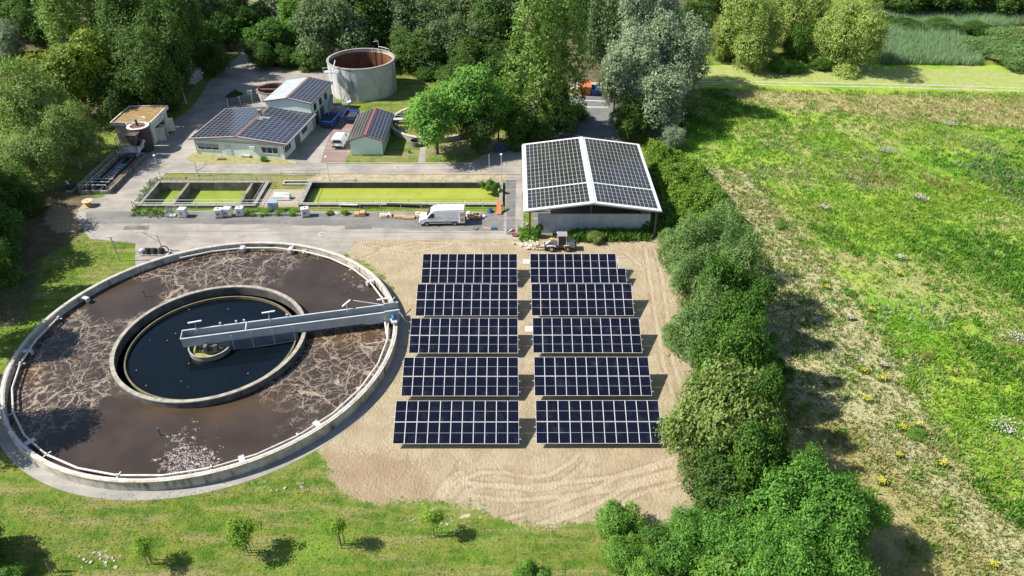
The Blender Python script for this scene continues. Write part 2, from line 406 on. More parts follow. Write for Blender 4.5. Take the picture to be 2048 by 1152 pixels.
DARKASPH = pave('parking_asphalt', (.15, .15, .155), (.20, .195, .19)); REDPAVE = pave('reddish_paving', (.23, .165, .145), (.28, .20, .175))
APRON = pave('apron_concrete', (.36, .34, .31), (.28, .27, .25))
def arc(a0, a1, r, n=30, cx=CX, cy=CY): return [(cx + r * math.cos(a0 + (a1 - a0) * i / n), cy + r * math.sin(a0 + (a1 - a0) * i / n)) for i in range(n + 1)]
roadU = GP([(262, 421), (330, 347), (560, 349), (1044, 349), (1046, 300), (985, 302), (938, 326), (838, 327), (655, 327), (700, 245), (712, 222), (668, 205), (662, 141), (600, 141), (545, 134), (508, 120),
            (522, 90), (548, 50), (578, 0), (590, -40), (480, -40), (505, 0), (520, 22), (500, 70), (478, 112), (420, 160), (385, 215), (350, 240), (345, 265), (308, 292), (250, 360), (205, 395)])
sheet('road', roadU, .008, CONC, .12, 3)
a0 = math.atan2(G(700, 507)[1] - CY, G(700, 507)[0] - CX); a1 = math.atan2(G(245, 528)[1] - CY, G(245, 528)[0] - CX)
yard = GP([(272, 487), (180, 478), (166, 458), (150, 425), (175, 398), (205, 395), (262, 421), (1010, 424), (1012, 349.3), (1044, 349.3), (1047, 477), (714, 481)]) + arc(a0, a1, CR + .05)
sheet('paved_yard', yard, .010, CONC, .1, 4)
sheet('asphalt_strip', GP([(172, 424), (262, 423), (300, 424), (1008, 425), (1008, 462), (840, 461), (700, 452), (500, 449), (300, 447), (176, 448)]), .014, ASPH, .15, 5)
sheet('reddish_drive', GP([(640, 326), (690, 326), (700, 300), (714, 250), (705, 226), (672, 236), (652, 290)]), .013, REDPAVE, .05, 6)
sheet('parking_lot', GP([(1118, 192), (1228, 188), (1255, 310), (1085, 310), (1040, 300)]), .009, DARKASPH, .2, 7)
sheet('ramp_strip', GP([(1012, 360), (1032, 360), (1030, 470), (1013, 470)]), .016, DARKASPH, .03, 8)
sheet('garden_path', GP([(836, 327), (850, 327), (852, 292), (842, 290)]), .012, APRON, .05, 9)
# dirt on the paving edge and verges round the office
sheet('verge', GP([(372, 318), (388, 304), (470, 311), (585, 321), (600, 326), (560, 328), (390, 327)]), .026, M('dry_verge', (.32, .27, .13), (.17, .20, .05), .95, 1.3, b=.5), .1, 10)
struct(MB().ring(CX, CY, CR - .2, CR + 1.05, -.1, .022, 128).build('apron', APRON))
PATCHM = pave('asphalt_patch', (.14, .137, .133), (.19, .185, .18))
for k, q in enumerate((((690, 452), (742, 451), (744, 458), (690, 459)), ((452, 441), (560, 440), (562, 447), (452, 448)), ((250, 452), (300, 451), (297, 459), (246, 460)))): sheet('asphalt_patch', GP(q), .019, PATCHM, .08, 60 + k)
WHITELINE = M('road_paint', (.62, .62, .6), (.4, .4, .38), .8, 3)
for (xa, ya, xb, yb) in ((1168, 200, 1212, 202), (1166, 213, 1216, 214)):
    p = GP([(xa, ya), (xb, yb), (xb, yb + 1.4), (xa, ya + 1.4)]); sheet('parking_line', p, .020, WHITELINE)

# ------------------------------------------------------------------ common materials
CONCW = M('weathered_concrete', (.40, .385, .35), (.25, .24, .215), .85, 1.2, streak=(.10, .095, .085, 1.6), b=.3)
def rimmat():
    m, n, bs = newmat('tank_rim_concrete'); p = pos(n); sp = nd(n, 'ShaderNodeSeparateXYZ'); lk(n, p, sp.inputs[0])
    an = math_(n, 'ARCTAN2', math_(n, 'SUBTRACT', sp.outputs['Y'], CY), math_(n, 'SUBTRACT', sp.outputs['X'], CX))
    fr = math_(n, 'FRACT', math_(n, 'MULTIPLY', an, 40 / math.pi)); jt = math_(n, 'LESS_THAN', fr, .035)
    c = mixc(n, ramp(n, noise(n, p, .8, 6, .7), .36, .64), (.56, .50, .41), (.36, .29, .205))
    c = mixc(n, math_(n, 'MULTIPLY', ramp(n, noise(n, p, .35, 5, .7), .55, .68), .75), c, (.30, .15, .06))
    c = mixc(n, math_(n, 'MULTIPLY', ramp(n, noise(n, p, 2.5, 5, .7), .5, .75), .5), c, (.20, .18, .15))
    c = mixc(n, math_(n, 'MULTIPLY', jt, .7), c, (.12, .11, .1)); lk(n, c, bs.inputs['Base Color']); bs.inputs['Roughness'].default_value = .85; bump(n, noise(n, p, 8, 4, .7), .3, .03, bs); return m
RIMC2 = rimmat()
WALLC = M('tank_wall_concrete', (.52, .49, .42), (.34, .30, .24), .85, 1.0, streak=(.045, .035, .028, .9), b=.3)
CONCD = M('dark_wet_concrete', (.13, .125, .11), (.055, .055, .05), .8, .8, streak=(.03, .03, .028, 1.2), b=.3)
COPE = M('coping_concrete', (.50, .455, .39), (.36, .29, .21), .85, 1.4, b=.3)
RIMC = M('rail_rim', (.62, .56, .47), (.50, .38, .25), .75, .9, streak=(.30, .15, .06, .7))
GALV = M('galvanised_steel', (.58, .60, .62), (.47, .49, .51), .45, 1.2, .25)
GREYP = M('grey_painted_steel', (.37, .40, .42), (.31, .34, .36), .5, .8)
WHITEP = M('white_pipe', (.62, .60, .54), (.48, .44, .37), .5, 1.4)
WHITEV = M('white_vehicle_paint', (.78, .79, .80), (.72, .73, .74), .22, .6)
BLACKR = M('black_rubber', (.025, .025, .027), (.05, .048, .045), .7, 4)
DARKST = M('dark_steel', (.07, .07, .075), (.12, .09, .07), .6, 2)
RUST = M('rusty_steel', (.20, .10, .05), (.09, .06, .045), .8, 2)
GREENST = M('green_steel', (.15, .22, .17), (.22, .26, .22), .6, 2)
WOOD = M('raw_timber', (.45, .31, .17), (.35, .22, .11), .8, 3)
ORANGE = M('orange_paint', (.60, .17, .06), (.42, .13, .06), .6, 1.5)
BLUEP = M('blue_container_paint', (.02, .075, .28), (.018, .05, .18), .5, 1.5)
MINT = M('mint_render', (.69, .77, .70), (.64, .72, .655), .85, .5, streak=(.46, .53, .47, .9))
MINTL = M('pale_panel', (.55, .60, .60), (.50, .56, .55), .7, .5)
BRICKR = M('roof_flashing', (.21, .13, .105), (.14, .085, .07), .75, 2)
METROOF = M('metal_roof', (.40, .42, .44), (.33, .35, .37), .5, .6)
PLAST = M('white_plastic', (.68, .68, .66), (.55, .55, .53), .5, 3)
SACK = M('pale_sack', (.62, .55, .45), (.50, .42, .32), .85, 5, b=.4)
ROPE = M('olive_cable', (.1, .1, .08), None, .8)
def glassm(name, c, rough=.08):
    m, n, bs = newmat(name); bs.inputs['Base Color'].default_value = rgba(c); bs.inputs['Roughness'].default_value = rough; bs.inputs['IOR'].default_value = 1.5; return m
PANE = glassm('window_glass', (.025, .03, .035)); CARGL = glassm('car_glass', (.012, .014, .017), .05)

def pvmat(name, sx=0, cells=6, base=(.0032, .0038, .009), line=(.018, .022, .038), w_=1.05, h_=2.2, rough=.16):
    m, n, bs = newmat(name); tc = nd(n, 'ShaderNodeTexCoord'); sp = nd(n, 'ShaderNodeSeparateXYZ'); lk(n, tc.outputs['Object'], sp.inputs[0])
    x = math_(n, 'MULTIPLY', math_(n, 'DIVIDE', sp.outputs['X'], w_), cells); fx = math_(n, 'FRACT', x)
    lx = math_(n, 'GREATER_THAN', math_(n, 'ABSOLUTE', math_(n, 'SUBTRACT', fx, .5)), .43)
    ay = math_(n, 'ABSOLUTE', sp.outputs['Y']); ly = math_(n, 'LESS_THAN', ay, .022)
    y = math_(n, 'FRACT', math_(n, 'MULTIPLY', math_(n, 'DIVIDE', sp.outputs['Y'], h_), 24)); lyy = math_(n, 'MULTIPLY', math_(n, 'GREATER_THAN', math_(n, 'ABSOLUTE', math_(n, 'SUBTRACT', y, .5)), .44), .35)
    oi = nd(n, 'ShaderNodeObjectInfo'); tint = mixc(n, oi.outputs['Random'], base, tuple(v * k for v, k in zip(base, (1.1, 1.25, 1.7))))
    c = mixc(n, math_(n, 'MAXIMUM', lx, lyy), tint, line); c = mixc(n, ly, c, (.20, .22, .28))
    d = ramp(n, noise(n, pos(n), .9, 5, .6), .5, .8); c = mixc(n, math_(n, 'MULTIPLY', d, .06), c, (.3, .3, .3))
    lk(n, c, bs.inputs['Base Color']); bs.inputs['Roughness'].default_value = rough; bs.inputs['IOR'].default_value = 1.3; bs.inputs['Specular IOR Level'].default_value = .3
    return m
PVG = pvmat('solar_glass')
ALU = M('aluminium_frame', (.62, .63, .64), (.54, .55, .56), .4, 2)

# ------------------------------------------------------------------ ground-mounted solar tables
MW, ML, GAP = 1.134, 2.278, .018; TILT = R(25); Z0 = .72
def module_mesh():
    b = MB(); w2, l2, t = MW / 2, ML / 2, .035; e = .027
    b.box(-w2, -l2, -t, w2, l2, -.004, 1)
    for q in ((-w2, -l2, w2, -l2 + e), (-w2, l2 - e, w2, l2), (-w2, -l2 + e, -w2 + e, l2 - e), (w2 - e, -l2 + e, w2, l2 - e)): b.box(q[0], q[1], -.004, q[2], q[3], .002, 1)
    b.quad((-w2 + e, -l2 + e, 0), (w2 - e, -l2 + e, 0), (w2 - e, l2 - e, 0), (-w2 + e, l2 - e, 0), 0)
    return b.build('solar_module', [PVG, ALU], fix=False)
_mod = module_mesh()
def beam(name, p, q, w_, h, mat, parent): return MB().bar(p, q, w_, h).build(name, mat, parent)
def solar_table(x0, y0, label, skip=()):
    t = thing('solar_table', label, 'solar array', (x0, y0, 0), 0, 'solar tables standing on the sand')
    W = 11 * MW + 10 * GAP; ct, st = math.cos(TILT), math.sin(TILT)
    for r in range(2):
        for c in range(11):
            if (r, c) in skip: continue
            u = MW / 2 + c * (MW + GAP); v = ML / 2 + r * (ML + GAP + .02)
            m = _mod if not _used else _mod.copy()
            if _used: COL.objects.link(m)
            _used.append(1); m.parent = t; m.location = (u, v * ct, Z0 + v * st); m.rotation_euler = (TILT, 0, 0)
    L = 2 * ML + .04
    for v in (.5, 1.75, 2.9, 4.1):
        k = -.075; beam('rail', (-.22, v * ct + .03, Z0 + v * st + k), (W + .22, v * ct + .03, Z0 + v * st + k), .05, .06, ALU, t)
    for i in range(5):
        x = .9 + i * (W - 1.8) / 4
        beam('rafter', (x, .15 * ct, Z0 + .15 * st - .15), (x, (L - .15) * ct, Z0 + (L - .15) * st - .15), .07, .09, GALV, t)
        for v in (1.0, 3.5): MB().box(x - .05, v * ct - .05, -.2, x + .05, v * ct + .05, Z0 + v * st - .2).build('post', GALV, t)
    return t
_used = []
ordl = ['front', 'second', 'third', 'fourth', 'rear']
rowY = [52.48, 59.42, 66.62, 73.78, 80.92]
for i, y in enumerate(rowY):
    nice = ['nearest the lawn', 'second from the lawn', 'in the middle', 'second from the loader', 'nearest the paved yard'][i]
    solar_table(-11.96, y, 'full tilted solar table in the column beside the round tank, %s' % nice)
    solar_table(2.44, y + .05, ('tilted solar table beside the hedge with one top corner module missing, by the loader' if i == 4 else 'full tilted solar table in the column beside the hedge, %s' % nice), skip=((1, 10),) if i == 4 else ())
plate = M('white_board', (.7, .68, .62), None, .8)
for (px, py, l) in ((1053, 524, 'white board lying on the sand between the rearmost solar tables'), (1058, 659, 'white board lying on the sand between the middle solar tables')):
    x, y = G(px, py); tag(MB().box(-.45, -.5, 0, .45, .5, .05).build('board', plate, loc=(x, y, .03)), l, 'board')

# ------------------------------------------------------------------ big round clarifier
def veinmat():
    m, n, bs = newmat('brown_sludge_with_scum'); p = pos(n)
    at = nd(n, 'ShaderNodeAttribute'); at.attribute_name = 'scum'; s_ = nd(n, 'ShaderNodeSeparateColor'); lk(n, at.outputs['Color'], s_.inputs[0]); sc = s_.outputs
    nz = nd(n, 'ShaderNodeTexNoise'); nz.inputs['Scale'].default_value = .35; nz.inputs['Detail'].default_value = 6; nz.inputs['Roughness'].default_value = .62; lk(n, p, nz.inputs['Vector'])
    ad = nd(n, 'ShaderNodeVectorMath'); ad.operation = 'MULTIPLY_ADD'; lk(n, nz.outputs['Color'], ad.inputs[0]); ad.inputs[1].default_value = (3.6, 3.6, 0); lk(n, p, ad.inputs[2])
    def vein(scale, wid, thr):
        v = nd(n, 'ShaderNodeTexVoronoi'); v.feature = 'DISTANCE_TO_EDGE'; v.inputs['Scale'].default_value = scale; lk(n, scaled(n, ad.outputs[0], (1, 1, 0)), v.inputs['Vector'])
        l = math_(n, 'SUBTRACT', 1, ramp(n, v.outputs['Distance'], 0, wid))
        g = ramp(n, noise(n, p, .33, 4, .6), thr, thr + .16)
        return math_(n, 'MULTIPLY', l, g)
    a = vein(.24, .020, .28); b = vein(.52, .036, .33); c_ = math_(n, 'MULTIPLY', vein(1.15, .062, .36), .62)
    v = math_(n, 'MAXIMUM', math_(n, 'MAXIMUM', a, b), c_)
    soft = math_(n, 'MULTIPLY', ramp(n, noise(n, scaled(n, p, (1, .6, 1)), 1.1, 7, .75), .50, .78), .24)
    v = math_(n, 'MAXIMUM', v, soft)
    v = math_(n, 'MULTIPLY', v, ramp(n, math_(n, 'ADD', sc[0], math_(n, 'MULTIPLY', math_(n, 'SUBTRACT', noise(n, p, .5, 5, .6), .5), .8)), .35, .7))
    base = mixc(n, ramp(n, noise(n, p, .25, 4, .5), .35, .7), (.040, .030, .025), (.055, .042, .034))
    base = mixc(n, math_(n, 'MULTIPLY', sc[1], .75), base, (.095, .052, .018))
    col = mixc(n, math_(n, 'MULTIPLY', v, .9), base, (.33, .265, .205))
    fl = nd(n, 'ShaderNodeTexVoronoi'); fl.inputs['Scale'].default_value = 7; lk(n, ad.outputs[0], fl.inputs['Vector'])
    f2 = math_(n, 'MULTIPLY', math_(n, 'SUBTRACT', 1, ramp(n, fl.outputs['Distance'], .25, .5)), ramp(n, math_(n, 'ADD', sc[2], math_(n, 'MULTIPLY', math_(n, 'SUBTRACT', noise(n, p, 1.3, 4, .7), .5), 2.6)), .55, .7))
    col = mixc(n, f2, col, (.48, .43, .40)); lk(n, col, bs.inputs['Base Color'])
    bs.inputs['Specular IOR Level'].default_value = .22; rg = math_(n, 'ADD', math_(n, 'MULTIPLY', math_(n, 'MAXIMUM', v, f2), .45), .16); lk(n, rg, bs.inputs['Roughness'])
    bump(n, math_(n, 'ADD', v, noise(n, p, 3, 3, .5)), .15, .03, bs); return m
def clarifier():
    t = thing('clarifier_tank', 'huge low round concrete clarifier of brown sludge beside the solar tables', 'clarifier', (CX, CY, 0))
    H = 1.3
    MB().ring(0, 0, CR - .45, CR - .06, -.2, H - .12, 160).build('outer_wall', WALLC, t, smooth=True)
    MB().ring(0, 0, CR - .5, CR, H - .12, H, 160).build('coping', RIMC2, t, smooth=True)
    MB().ring(0, 0, CR - .38, CR - .2, H, H + .035, 160).build('running_rail', GALV, t, smooth=True)
    MB().ring(0, 0, 10.5, 10.9, -.5, H - .2, 128).build('inner_wall', CONCD, t, smooth=True)
    MB().ring(0, 0, 10.5, 10.95, H - .2, H - .05, 128).build('inner_coping', M('inner_rim_concrete', (.36, .33, .27), (.20, .185, .155), .85, 1.3, b=.3), t, smooth=True)
    lm = M('algae_concrete', (.20, .17, .09), (.10, .09, .05), .8, 1.5)
    MB().ring(0, 0, 9.55, 9.72, -.6, .38, 128).ring(0, 0, 9.72, 10.5, -.6, .0, 128).build('launder', lm, t, smooth=True)
    # white pipe running inside the rim, in straight lengths with brackets
    rr = CR - 1.05; k = 30; A = [2 * math.pi * i / k for i in range(k)]
    br = None
    for i in range(k):
        a, b = A[i], A[i] + 2 * math.pi / k; mid = math.degrees((a + b) / 2)
        if 118 < mid < 172: continue
        p = (rr * math.cos(a), rr * math.sin(a), .95); q = (rr * math.cos(b), rr * math.sin(b), .95)
        MB().tube(p, q, .11, 8).build('pipe', WHITEP, t, smooth=True)
        bb = MB().box(-.5, -.06, -.13, .75, .06, -.02).box(-.08, -.16, -.25, .08, .16, .18)
        if i % 2 == 0:
            if br is None: br = bb.build('bracket', WHITEP, t, loc=p); br.rotation_euler = (0, 0, a)
            else: part(br, t, p, a)
    for ad_ in (36, 78, 97, 156, 186, 232, 296, 318):
        a = R(ad_); o = MB().box(-.7, -.28, 0, .45, .28, .05).box(-.75, -.28, -.5, -.68, .28, .05).build('overflow_plate', GALV, t, loc=((CR - .8) * math.cos(a), (CR - .8) * math.sin(a), H - .28)); o.rotation_euler = (0, 0, a)
    # sludge surface
    ns, nr = 220, 40; r0, r1 = 10.9, CR - .4
    rr_ = np.linspace(r0, r1, nr); th_ = np.linspace(0, 2 * np.pi, ns, endpoint=False); Rg, Tg = np.meshgrid(rr_, th_)
    X = CX + Rg * np.cos(Tg); Y = CY + Rg * np.sin(Tg); V = np.stack([X.ravel(), Y.ravel(), np.full(X.size, .34)], 1)
    i, j = np.meshgrid(np.arange(nr - 1), np.arange(ns)); i = i.ravel(); j = j.ravel(); j2 = (j + 1) % ns
    F = np.stack([j * nr + i, j * nr + i + 1, j2 * nr + i + 1, j2 * nr + i], 1)
    o = np_mesh('sludge_water', V, F, veinmat()); x = X.ravel(); y = Y.ravel()
    def blob(L, base=0.):
        a = np.full(x.shape, base)
        for px, py, r, amp in L:
            gx, gy = G(px, py, .3); a = a + amp * np.exp(-((x - gx) ** 2 + (y - gy) ** 2) / (r * r))
        return np.clip(a, 0, 1)
    s1 = blob([(680, 570, 8, -1.1), (600, 560, 5, -.3), (250, 600, 5, -1.2), (230, 900, 7, -1.2), (420, 880, 8, -1.0), (300, 840, 5, -.8), (620, 900, 3, -.2), (400, 830, 4, -.6), (720, 610, 4, -.5), (560, 840, 2.5, -.2)], 1.)
    s2 = blob([(440, 815, 2.6, .5), (330, 810, 2.2, .6), (540, 800, 2, .4), (50, 740, 2.2, .7), (230, 560, 4, .4), (330, 515, 3, .4), (730, 665, 3.2, .8), (660, 672, 2.5, .7), (720, 545, 2, .4), (40, 760, 2, .5)])
    s3 = blob([(350, 928, 2.0, .85), (392, 912, 2.2, .6), (340, 880, 1.8, .35), (420, 930, 1.6, .5), (380, 862, 2, .3), (700, 555, 2, .45), (720, 575, 1.4, .5)])
    at = o.data.attributes.new('scum', 'FLOAT_COLOR', 'POINT'); at.data.foreach_set('color', np.stack([s1, s2, s3, np.ones_like(s1)], 1).astype(np.float32).ravel())
    struct(o)
    m, n, bs = newmat('dark_clear_water'); p = pos(n)
    c = mixc(n, ramp(n, noise(n, p, .2, 3, .5), .4, .7), (.003, .006, .009), (.004, .008, .012))
    sp = nd(n, 'ShaderNodeTexVoronoi'); sp.inputs['Scale'].default_value = .9; lk(n, p, sp.inputs['Vector'])
    c = mixc(n, math_(n, 'LESS_THAN', sp.outputs['Distance'], .055), c, (.3, .32, .3))
    lk(n, c, bs.inputs['Base Color']); bs.inputs['Roughness'].default_value = .04; bs.inputs['IOR'].default_value = 1.33; bs.inputs['Specular IOR Level'].default_value = .36
    bump(n, noise(n, p, 1.4, 3, .5), .03, .02, bs)
    struct(MB().cyl(CX, CY, 9.6, -.7, .02, 96).build('clear_water', m))
    # scraper bridge
    A0 = math.atan2(74.2 - 68.75, -13.9 + 38.1)
    b = thing('scraper_bridge', 'grey steel scraper bridge reaching from tank centre to the rim', 'bridge', (CX, CY - .3, 0), A0)
    x0, x1, zt, hw = -2.9, 22.1, 2.5, .8
    deckm = M('grating', (.15, .16, .165), (.11, .12, .125), .7, 5)
    MB().box(x0, -hw + .07, zt - 1.1, x1, hw - .07, zt - 1.03).build('deck', deckm, b)
    for s_ in (-1, 1):
        y = s_ * hw
        MB().prism([(x0, zt - 1.3), (17.6, zt - 1.3), (18.2, zt - 1.55), (x1, zt - 1.55), (x1, zt), (20.6, zt), (20.4, zt - .12), (x0, zt - .12)], y - .04, y + .04).build('girder', GREYP, b)
        MB().box(x0, y - .09, zt - .12, 20.35, y + .09, zt - .02).build('top_rail', GALV, b)
        MB().box(20.35, y - .09, zt, x1 + .05, y + .09, zt + .1).build('end_rail', GALV, b)
    MB().box(x0 - .09, -hw - .09, zt - .12, x0, hw + .09, zt - .02).box(x0 - .02, -hw, zt - 1.1, x0 + .03, hw, zt - .12).build('end_panel', GREYP, b)
    MB().box(4.2, -hw, zt - .02, 4.32, hw, zt + .05).build('cross_bar', GALV, b)
    MB().prism([(3.2, -.05), (5.2, -.05), (5.3, .15), (10.0, .15), (10.0, zt - 1.15), (1.2, zt - 1.15), (1.2, .1)], -hw - .25, -hw - .2).build('scum_baffle', M('blue_grey_sheet', (.10, .13, .16), (.07, .09, .115), .35, .7), b)
    MB().bar((3.2, -hw - .22, .0), (10.05, -hw - .22, .18), .1, .05).build('baffle_edge', GALV, b)
    for xx in (2.6, 4.8, 7.2, 9.6): MB().box(xx - .04, -hw - .3, .1, xx + .04, -hw - .24, zt - .3).build('hanger', GALV, b)
    # lamp tubes on the bridge
    lampm = M('lamp_tube', (.75, .76, .76), None, .4)
    for (xx, yy, an) in ((-1.4, 1.0, 6), (6.9, 1.1, 4), (16.0, .9, 50), (20.4, .8, 4)):
        l = MB().box(-.75, -.09, 0, .75, .09, .12).build('light_tube', lampm, b, loc=(xx, yy, zt + .75)); l.rotation_euler = (0, 0, R(an) - A0 * 0)
        MB().tube((xx, .6, zt - .3), (xx, yy, zt + .76), .035, 6).build('light_post', GALV, b)
    for xx in (1.2, 3.0, 3.9, 8.8): MB().box(xx, hw + .05, zt - .2, xx + .22, hw + .25, zt + .28).build('junction_box', GALV, b)
    # end drive carriage on the rim
    d = MB().box(20.9, -1.55, 1.35, 21.9, 1.5, 1.62).build('carriage', GREYP, b)
    for yy in (-1.3, 1.2):
        wl = MB().tube((21.25, yy, 1.35 + .25), (21.6, yy, 1.35 + .25), .24, 16).build('wheel', BLACKR, b)
    MB().tube((21.3, -1.0, 1.95), (21.3, -1.75, 1.95), .2, 12).build('motor', M('blue_motor', (.03, .13, .32), None, .5), b, smooth=True)
    MB().box(21.0, -2.2, 1.6, 21.7, -1.45, 1.78).build('motor_plate', GALV, b)
    MB().bar((20.9, 1.4, 1.8), (16.8, 3.0, 2.1), .08, .1).bar((20.9, 1.4, 1.8), (21.9, 2.9, 1.9), .08, .1).build('scraper_arm', GALV, b)
    MB().tube((20.3, -hw, 1.2), (20.3, -hw - 2.6, .7), .13, 8).tube((20.3, -hw, 2.0), (20.3, -hw, 1.1), .13, 8).build('scum_pipe', WHITEP, b)
    MB().bar((20.1, -4.2, .7), (17.9, -4.0, .55), .08, .08).build('scum_arm', GALV, b)
    # centre well
    c = thing('centre_well', 'round steel inlet well with yellow scum under the bridge end', 'well', (CX - .1, CY - .45, 0))
    MB().ring(0, 0, 2.35, 2.45, -.4, .62, 48).build('drum', M('well_steel', (.27, .26, .21), (.15, .14, .09), .6, 1.5), c, smooth=True)
    MB().ring(0, 0, 2.33, 2.48, .62, .7, 48).build('rim', CONCW, c, smooth=True)
    MB().cyl(0, 0, 2.33, -.3, .3, 40).build('scum', M('yellow_scum', (.22, .20, .05), (.30, .27, .09), .8, 1.5), c)
    MB().cyl(.3, .2, 1.25, .3, 1.15, 28).ring(.3, .2, 1.2, 1.7, .45, .75, 32).box(-.2, -1.6, .7, .2, -1.0, 1.5).box(.8, -1.3, .5, 1.3, -.9, 1.4).build('column', CONCD, c, smooth=True)
    for s_ in (-1, 1): MB().bar((s_ * 1.1 + .2, -1.1, .32), (s_ * 1.15 + .2, -.2, 1.25), .16, .08).build('strut', WHITEP, c)
    lad = thing('access_ladder', 'small steel ladder leaning on the clarifier rim under the bridge end', 'ladder', (CX + 21.9 * math.cos(A0 - .03), CY + 21.9 * math.sin(A0 - .03), 0), A0)
    for yy in (-.28, .28): MB().bar((1.1, yy, .0), (.1, yy, 2.0), .05, .06).build('stile', GALV, lad)
    for i in range(6): f_ = (i + .7) / 6.5; MB().bar((1.1 - f_, -.28, 2.0 * f_), (1.1 - f_, .28, 2.0 * f_), .04, .04).build('rung', GALV, lad)
    # two markers standing in the sludge
    for (px, py, l) in ((291, 593, 'thin brown stake standing in sludge at the back of the tank'), (322, 871, 'thin black stake standing in sludge near the white foam flecks')):
        x_, y_ = G(px, py, .34); tag(MB().tube((0, 0, 0), (-.08, 0, 1.1), .06, 8).tube((-.08, 0, 1.05), (-.08, 0, 1.18), .1, 8).build('stake', DARKST, loc=(x_, y_, .2)), l, 'stake')
clarifier()

# ------------------------------------------------------------------ railings, lamps, basins
_post = {}
def railing(pts, label, h=1.0, mat=None, step=2.4, z=0., r=.035, mid=True, name='railing', group=None):
    mat = mat or GALV; p0 = Vector((pts[0][0], pts[0][1], z)); t = thing(name, label, 'railing', p0, 0, group)
    P = [Vector((x, y, 0)) - Vector((p0.x, p0.y, 0)) for x, y in pts]
    tr = MB(); mr = MB()
    for a, b in zip(P[:-1], P[1:]):
        tr.tube(a + Vector((0, 0, h)), b + Vector((0, 0, h)), r, 6); mr.tube(a + Vector((0, 0, h * .52)), b + Vector((0, 0, h * .52)), r * .7, 6)
    tr.build('top_rail', mat, t)
    if mid: mr.build('mid_rail', mat, t)
    key = (mat.name, h, r)
    for a, b in zip(P[:-1], P[1:]):
        L = (b - a).length; k = max(1, round(L / step))
        for i in range(k + (1 if b is P[-1] else 0)):
            q = a.lerp(b, i / k)
            if key not in _post: _post[key] = MB().tube((0, 0, 0), (0, 0, h), r * .8, 6).build('post', mat, t, loc=q)
            else: part(_post[key], t, q)
    return t
def basin(b, label, depth, wall, partitions, name='settling_basin'):
    x0, y0, x1, y1 = b; t = thing(name, label, 'basin', (x0, y0, 0))
    W = x1 - x0; D = y1 - y0; tk = .35
    MB().box(-.05, -.05, -depth - 1, tk, D + .05, .3).build('side_wall', wall, t); MB().box(W - tk, -.05, -depth - 1, W + .05, D + .05, .3).build('side_wall', wall, t)
    MB().box(tk, -.05, -depth - 1, W - tk, tk, .3).build('front_wall', wall, t); MB().box(tk, D - tk, -depth - 1, W - tk, D + .05, .3).build('back_wall', wall, t)
    MB().box(-.12, -.12, .3, W + .12, tk + .1, .38).box(-.12, D - tk - .1, .3, W + .12, D + .12, .38).box(-.12, tk + .1, .3, tk + .1, D - tk - .1, .38).box(W - tk - .1, tk + .1, .3, W + .12, D - tk - .1, .38).build('coping', M('grey_coping', (.27, .265, .25), (.17, .165, .15), .85, 2, b=.3), t)
    for px in partitions: MB().box(px - .22 - x0, tk, -depth - 1, px + .22 - x0, D - tk, .26).build('partition_wall', wall, t)
    return t
ALGW = M('basin_wall', (.27, .25, .19), (.13, .12, .10), .85, .7, streak=(.045, .045, .04, .55), b=.3)
BASK = M('black_basin_wall', (.045, .045, .042), (.09, .085, .07), .7, .6, streak=(.02, .02, .02, .8))
px1 = G(497, 370)[0] + .6; px0 = G(366, 375)[0] + .6
basin(B1, 'divided rectangular basin of green duckweed water, left of the white hood', 2.1, ALGW, (px0, px1))
basin(B2, 'long open rectangular basin full of yellow-green water behind the white van', 1.1, BASK, ())
def duck(name, c1, c2):
    m, n, bs = newmat(name); p = pos(n); c = mixc(n, ramp(n, noise(n, p, .3, 6, .6), .3, .7), c1, c2)
    c = mixc(n, math_(n, 'MULTIPLY', ramp(n, noise(n, scaled(n, p, (.3, 2, 1)), 1, 6, .7), .5, .8), .5), c, tuple(v * .7 for v in c1)); lk(n, c, bs.inputs['Base Color']); c = mixc(n, math_(n, 'MULTIPLY', ramp(n, noise(n, p, 1.1, 7, .75), .56, .70), .6), c, (.10, .12, .03)); lk(n, c, bs.inputs['Base Color']); bs.inputs['Roughness'].default_value = .35; bump(n, noise(n, p, 3, 5, .7), .2, .03, bs); return m
DUCK = duck('duckweed_water', (.265, .31, .04), (.32, .35, .065)); DUCK2 = duck('duckweed_dark', (.19, .26, .035), (.27, .31, .055))
struct(MB().quad((B1[0] + .2, B1[1] + .2, -1.2), (B1[2] - .2, B1[1] + .2, -1.2), (B1[2] - .2, B1[3] - .2, -1.2), (B1[0] + .2, B1[3] - .2, -1.2)).build('basin_water', DUCK2))
struct(MB().quad((B2[0] + .2, B2[1] + .2, -.72), (B2[2] - .2, B2[1] + .2, -.72), (B2[2] - .2, B2[3] - .2, -.72), (B2[0] + .2, B2[3] - .2, -.72)).build('basin_water', DUCK))
railing([(B1[2] + .3, B1[3] + .3), (B1[0] - .2, B1[3] + .3), (B1[0] - .2, B1[1] - .3)], 'green-grey railing round the back and left of divided basin', 1.05, GREENST, r=.045)
railing([(B1[0] - .2, B1[1] - .35), (B2[2] + .2, B1[1] - .3)], 'long pale railing along the front of both rectangular basins', 1.0, WHITEP, 3.2, r=.055, mid=False)
railing([(B1[0] + 1, B1[1] + .5), (B2[0], B1[1] + .5)], 'low inner handrail behind the white tanks on the basin edge', .75, GALV, 4, z=.3, mid=False)
railing([(B1[2] - .1, B1[1]), (B1[2] - .1, B1[3])], 'railing on the right edge wall of divided basin', 1.0, GALV, 2.6, z=.3)
railing([(B2[0] + .1, B2[3]), (B2[0] + .1, B2[1])], 'railing on the left edge wall of the long basin', 1.0, GALV, 2.6, z=.3)
railing([(B2[0] + 2, B2[3] + .4), (B2[2], B2[3] + .4), (B2[2], B2[3] - 1.5)], 'thin wire railing along the far side of the long basin', 1.0, GALV, 3.2, r=.022)
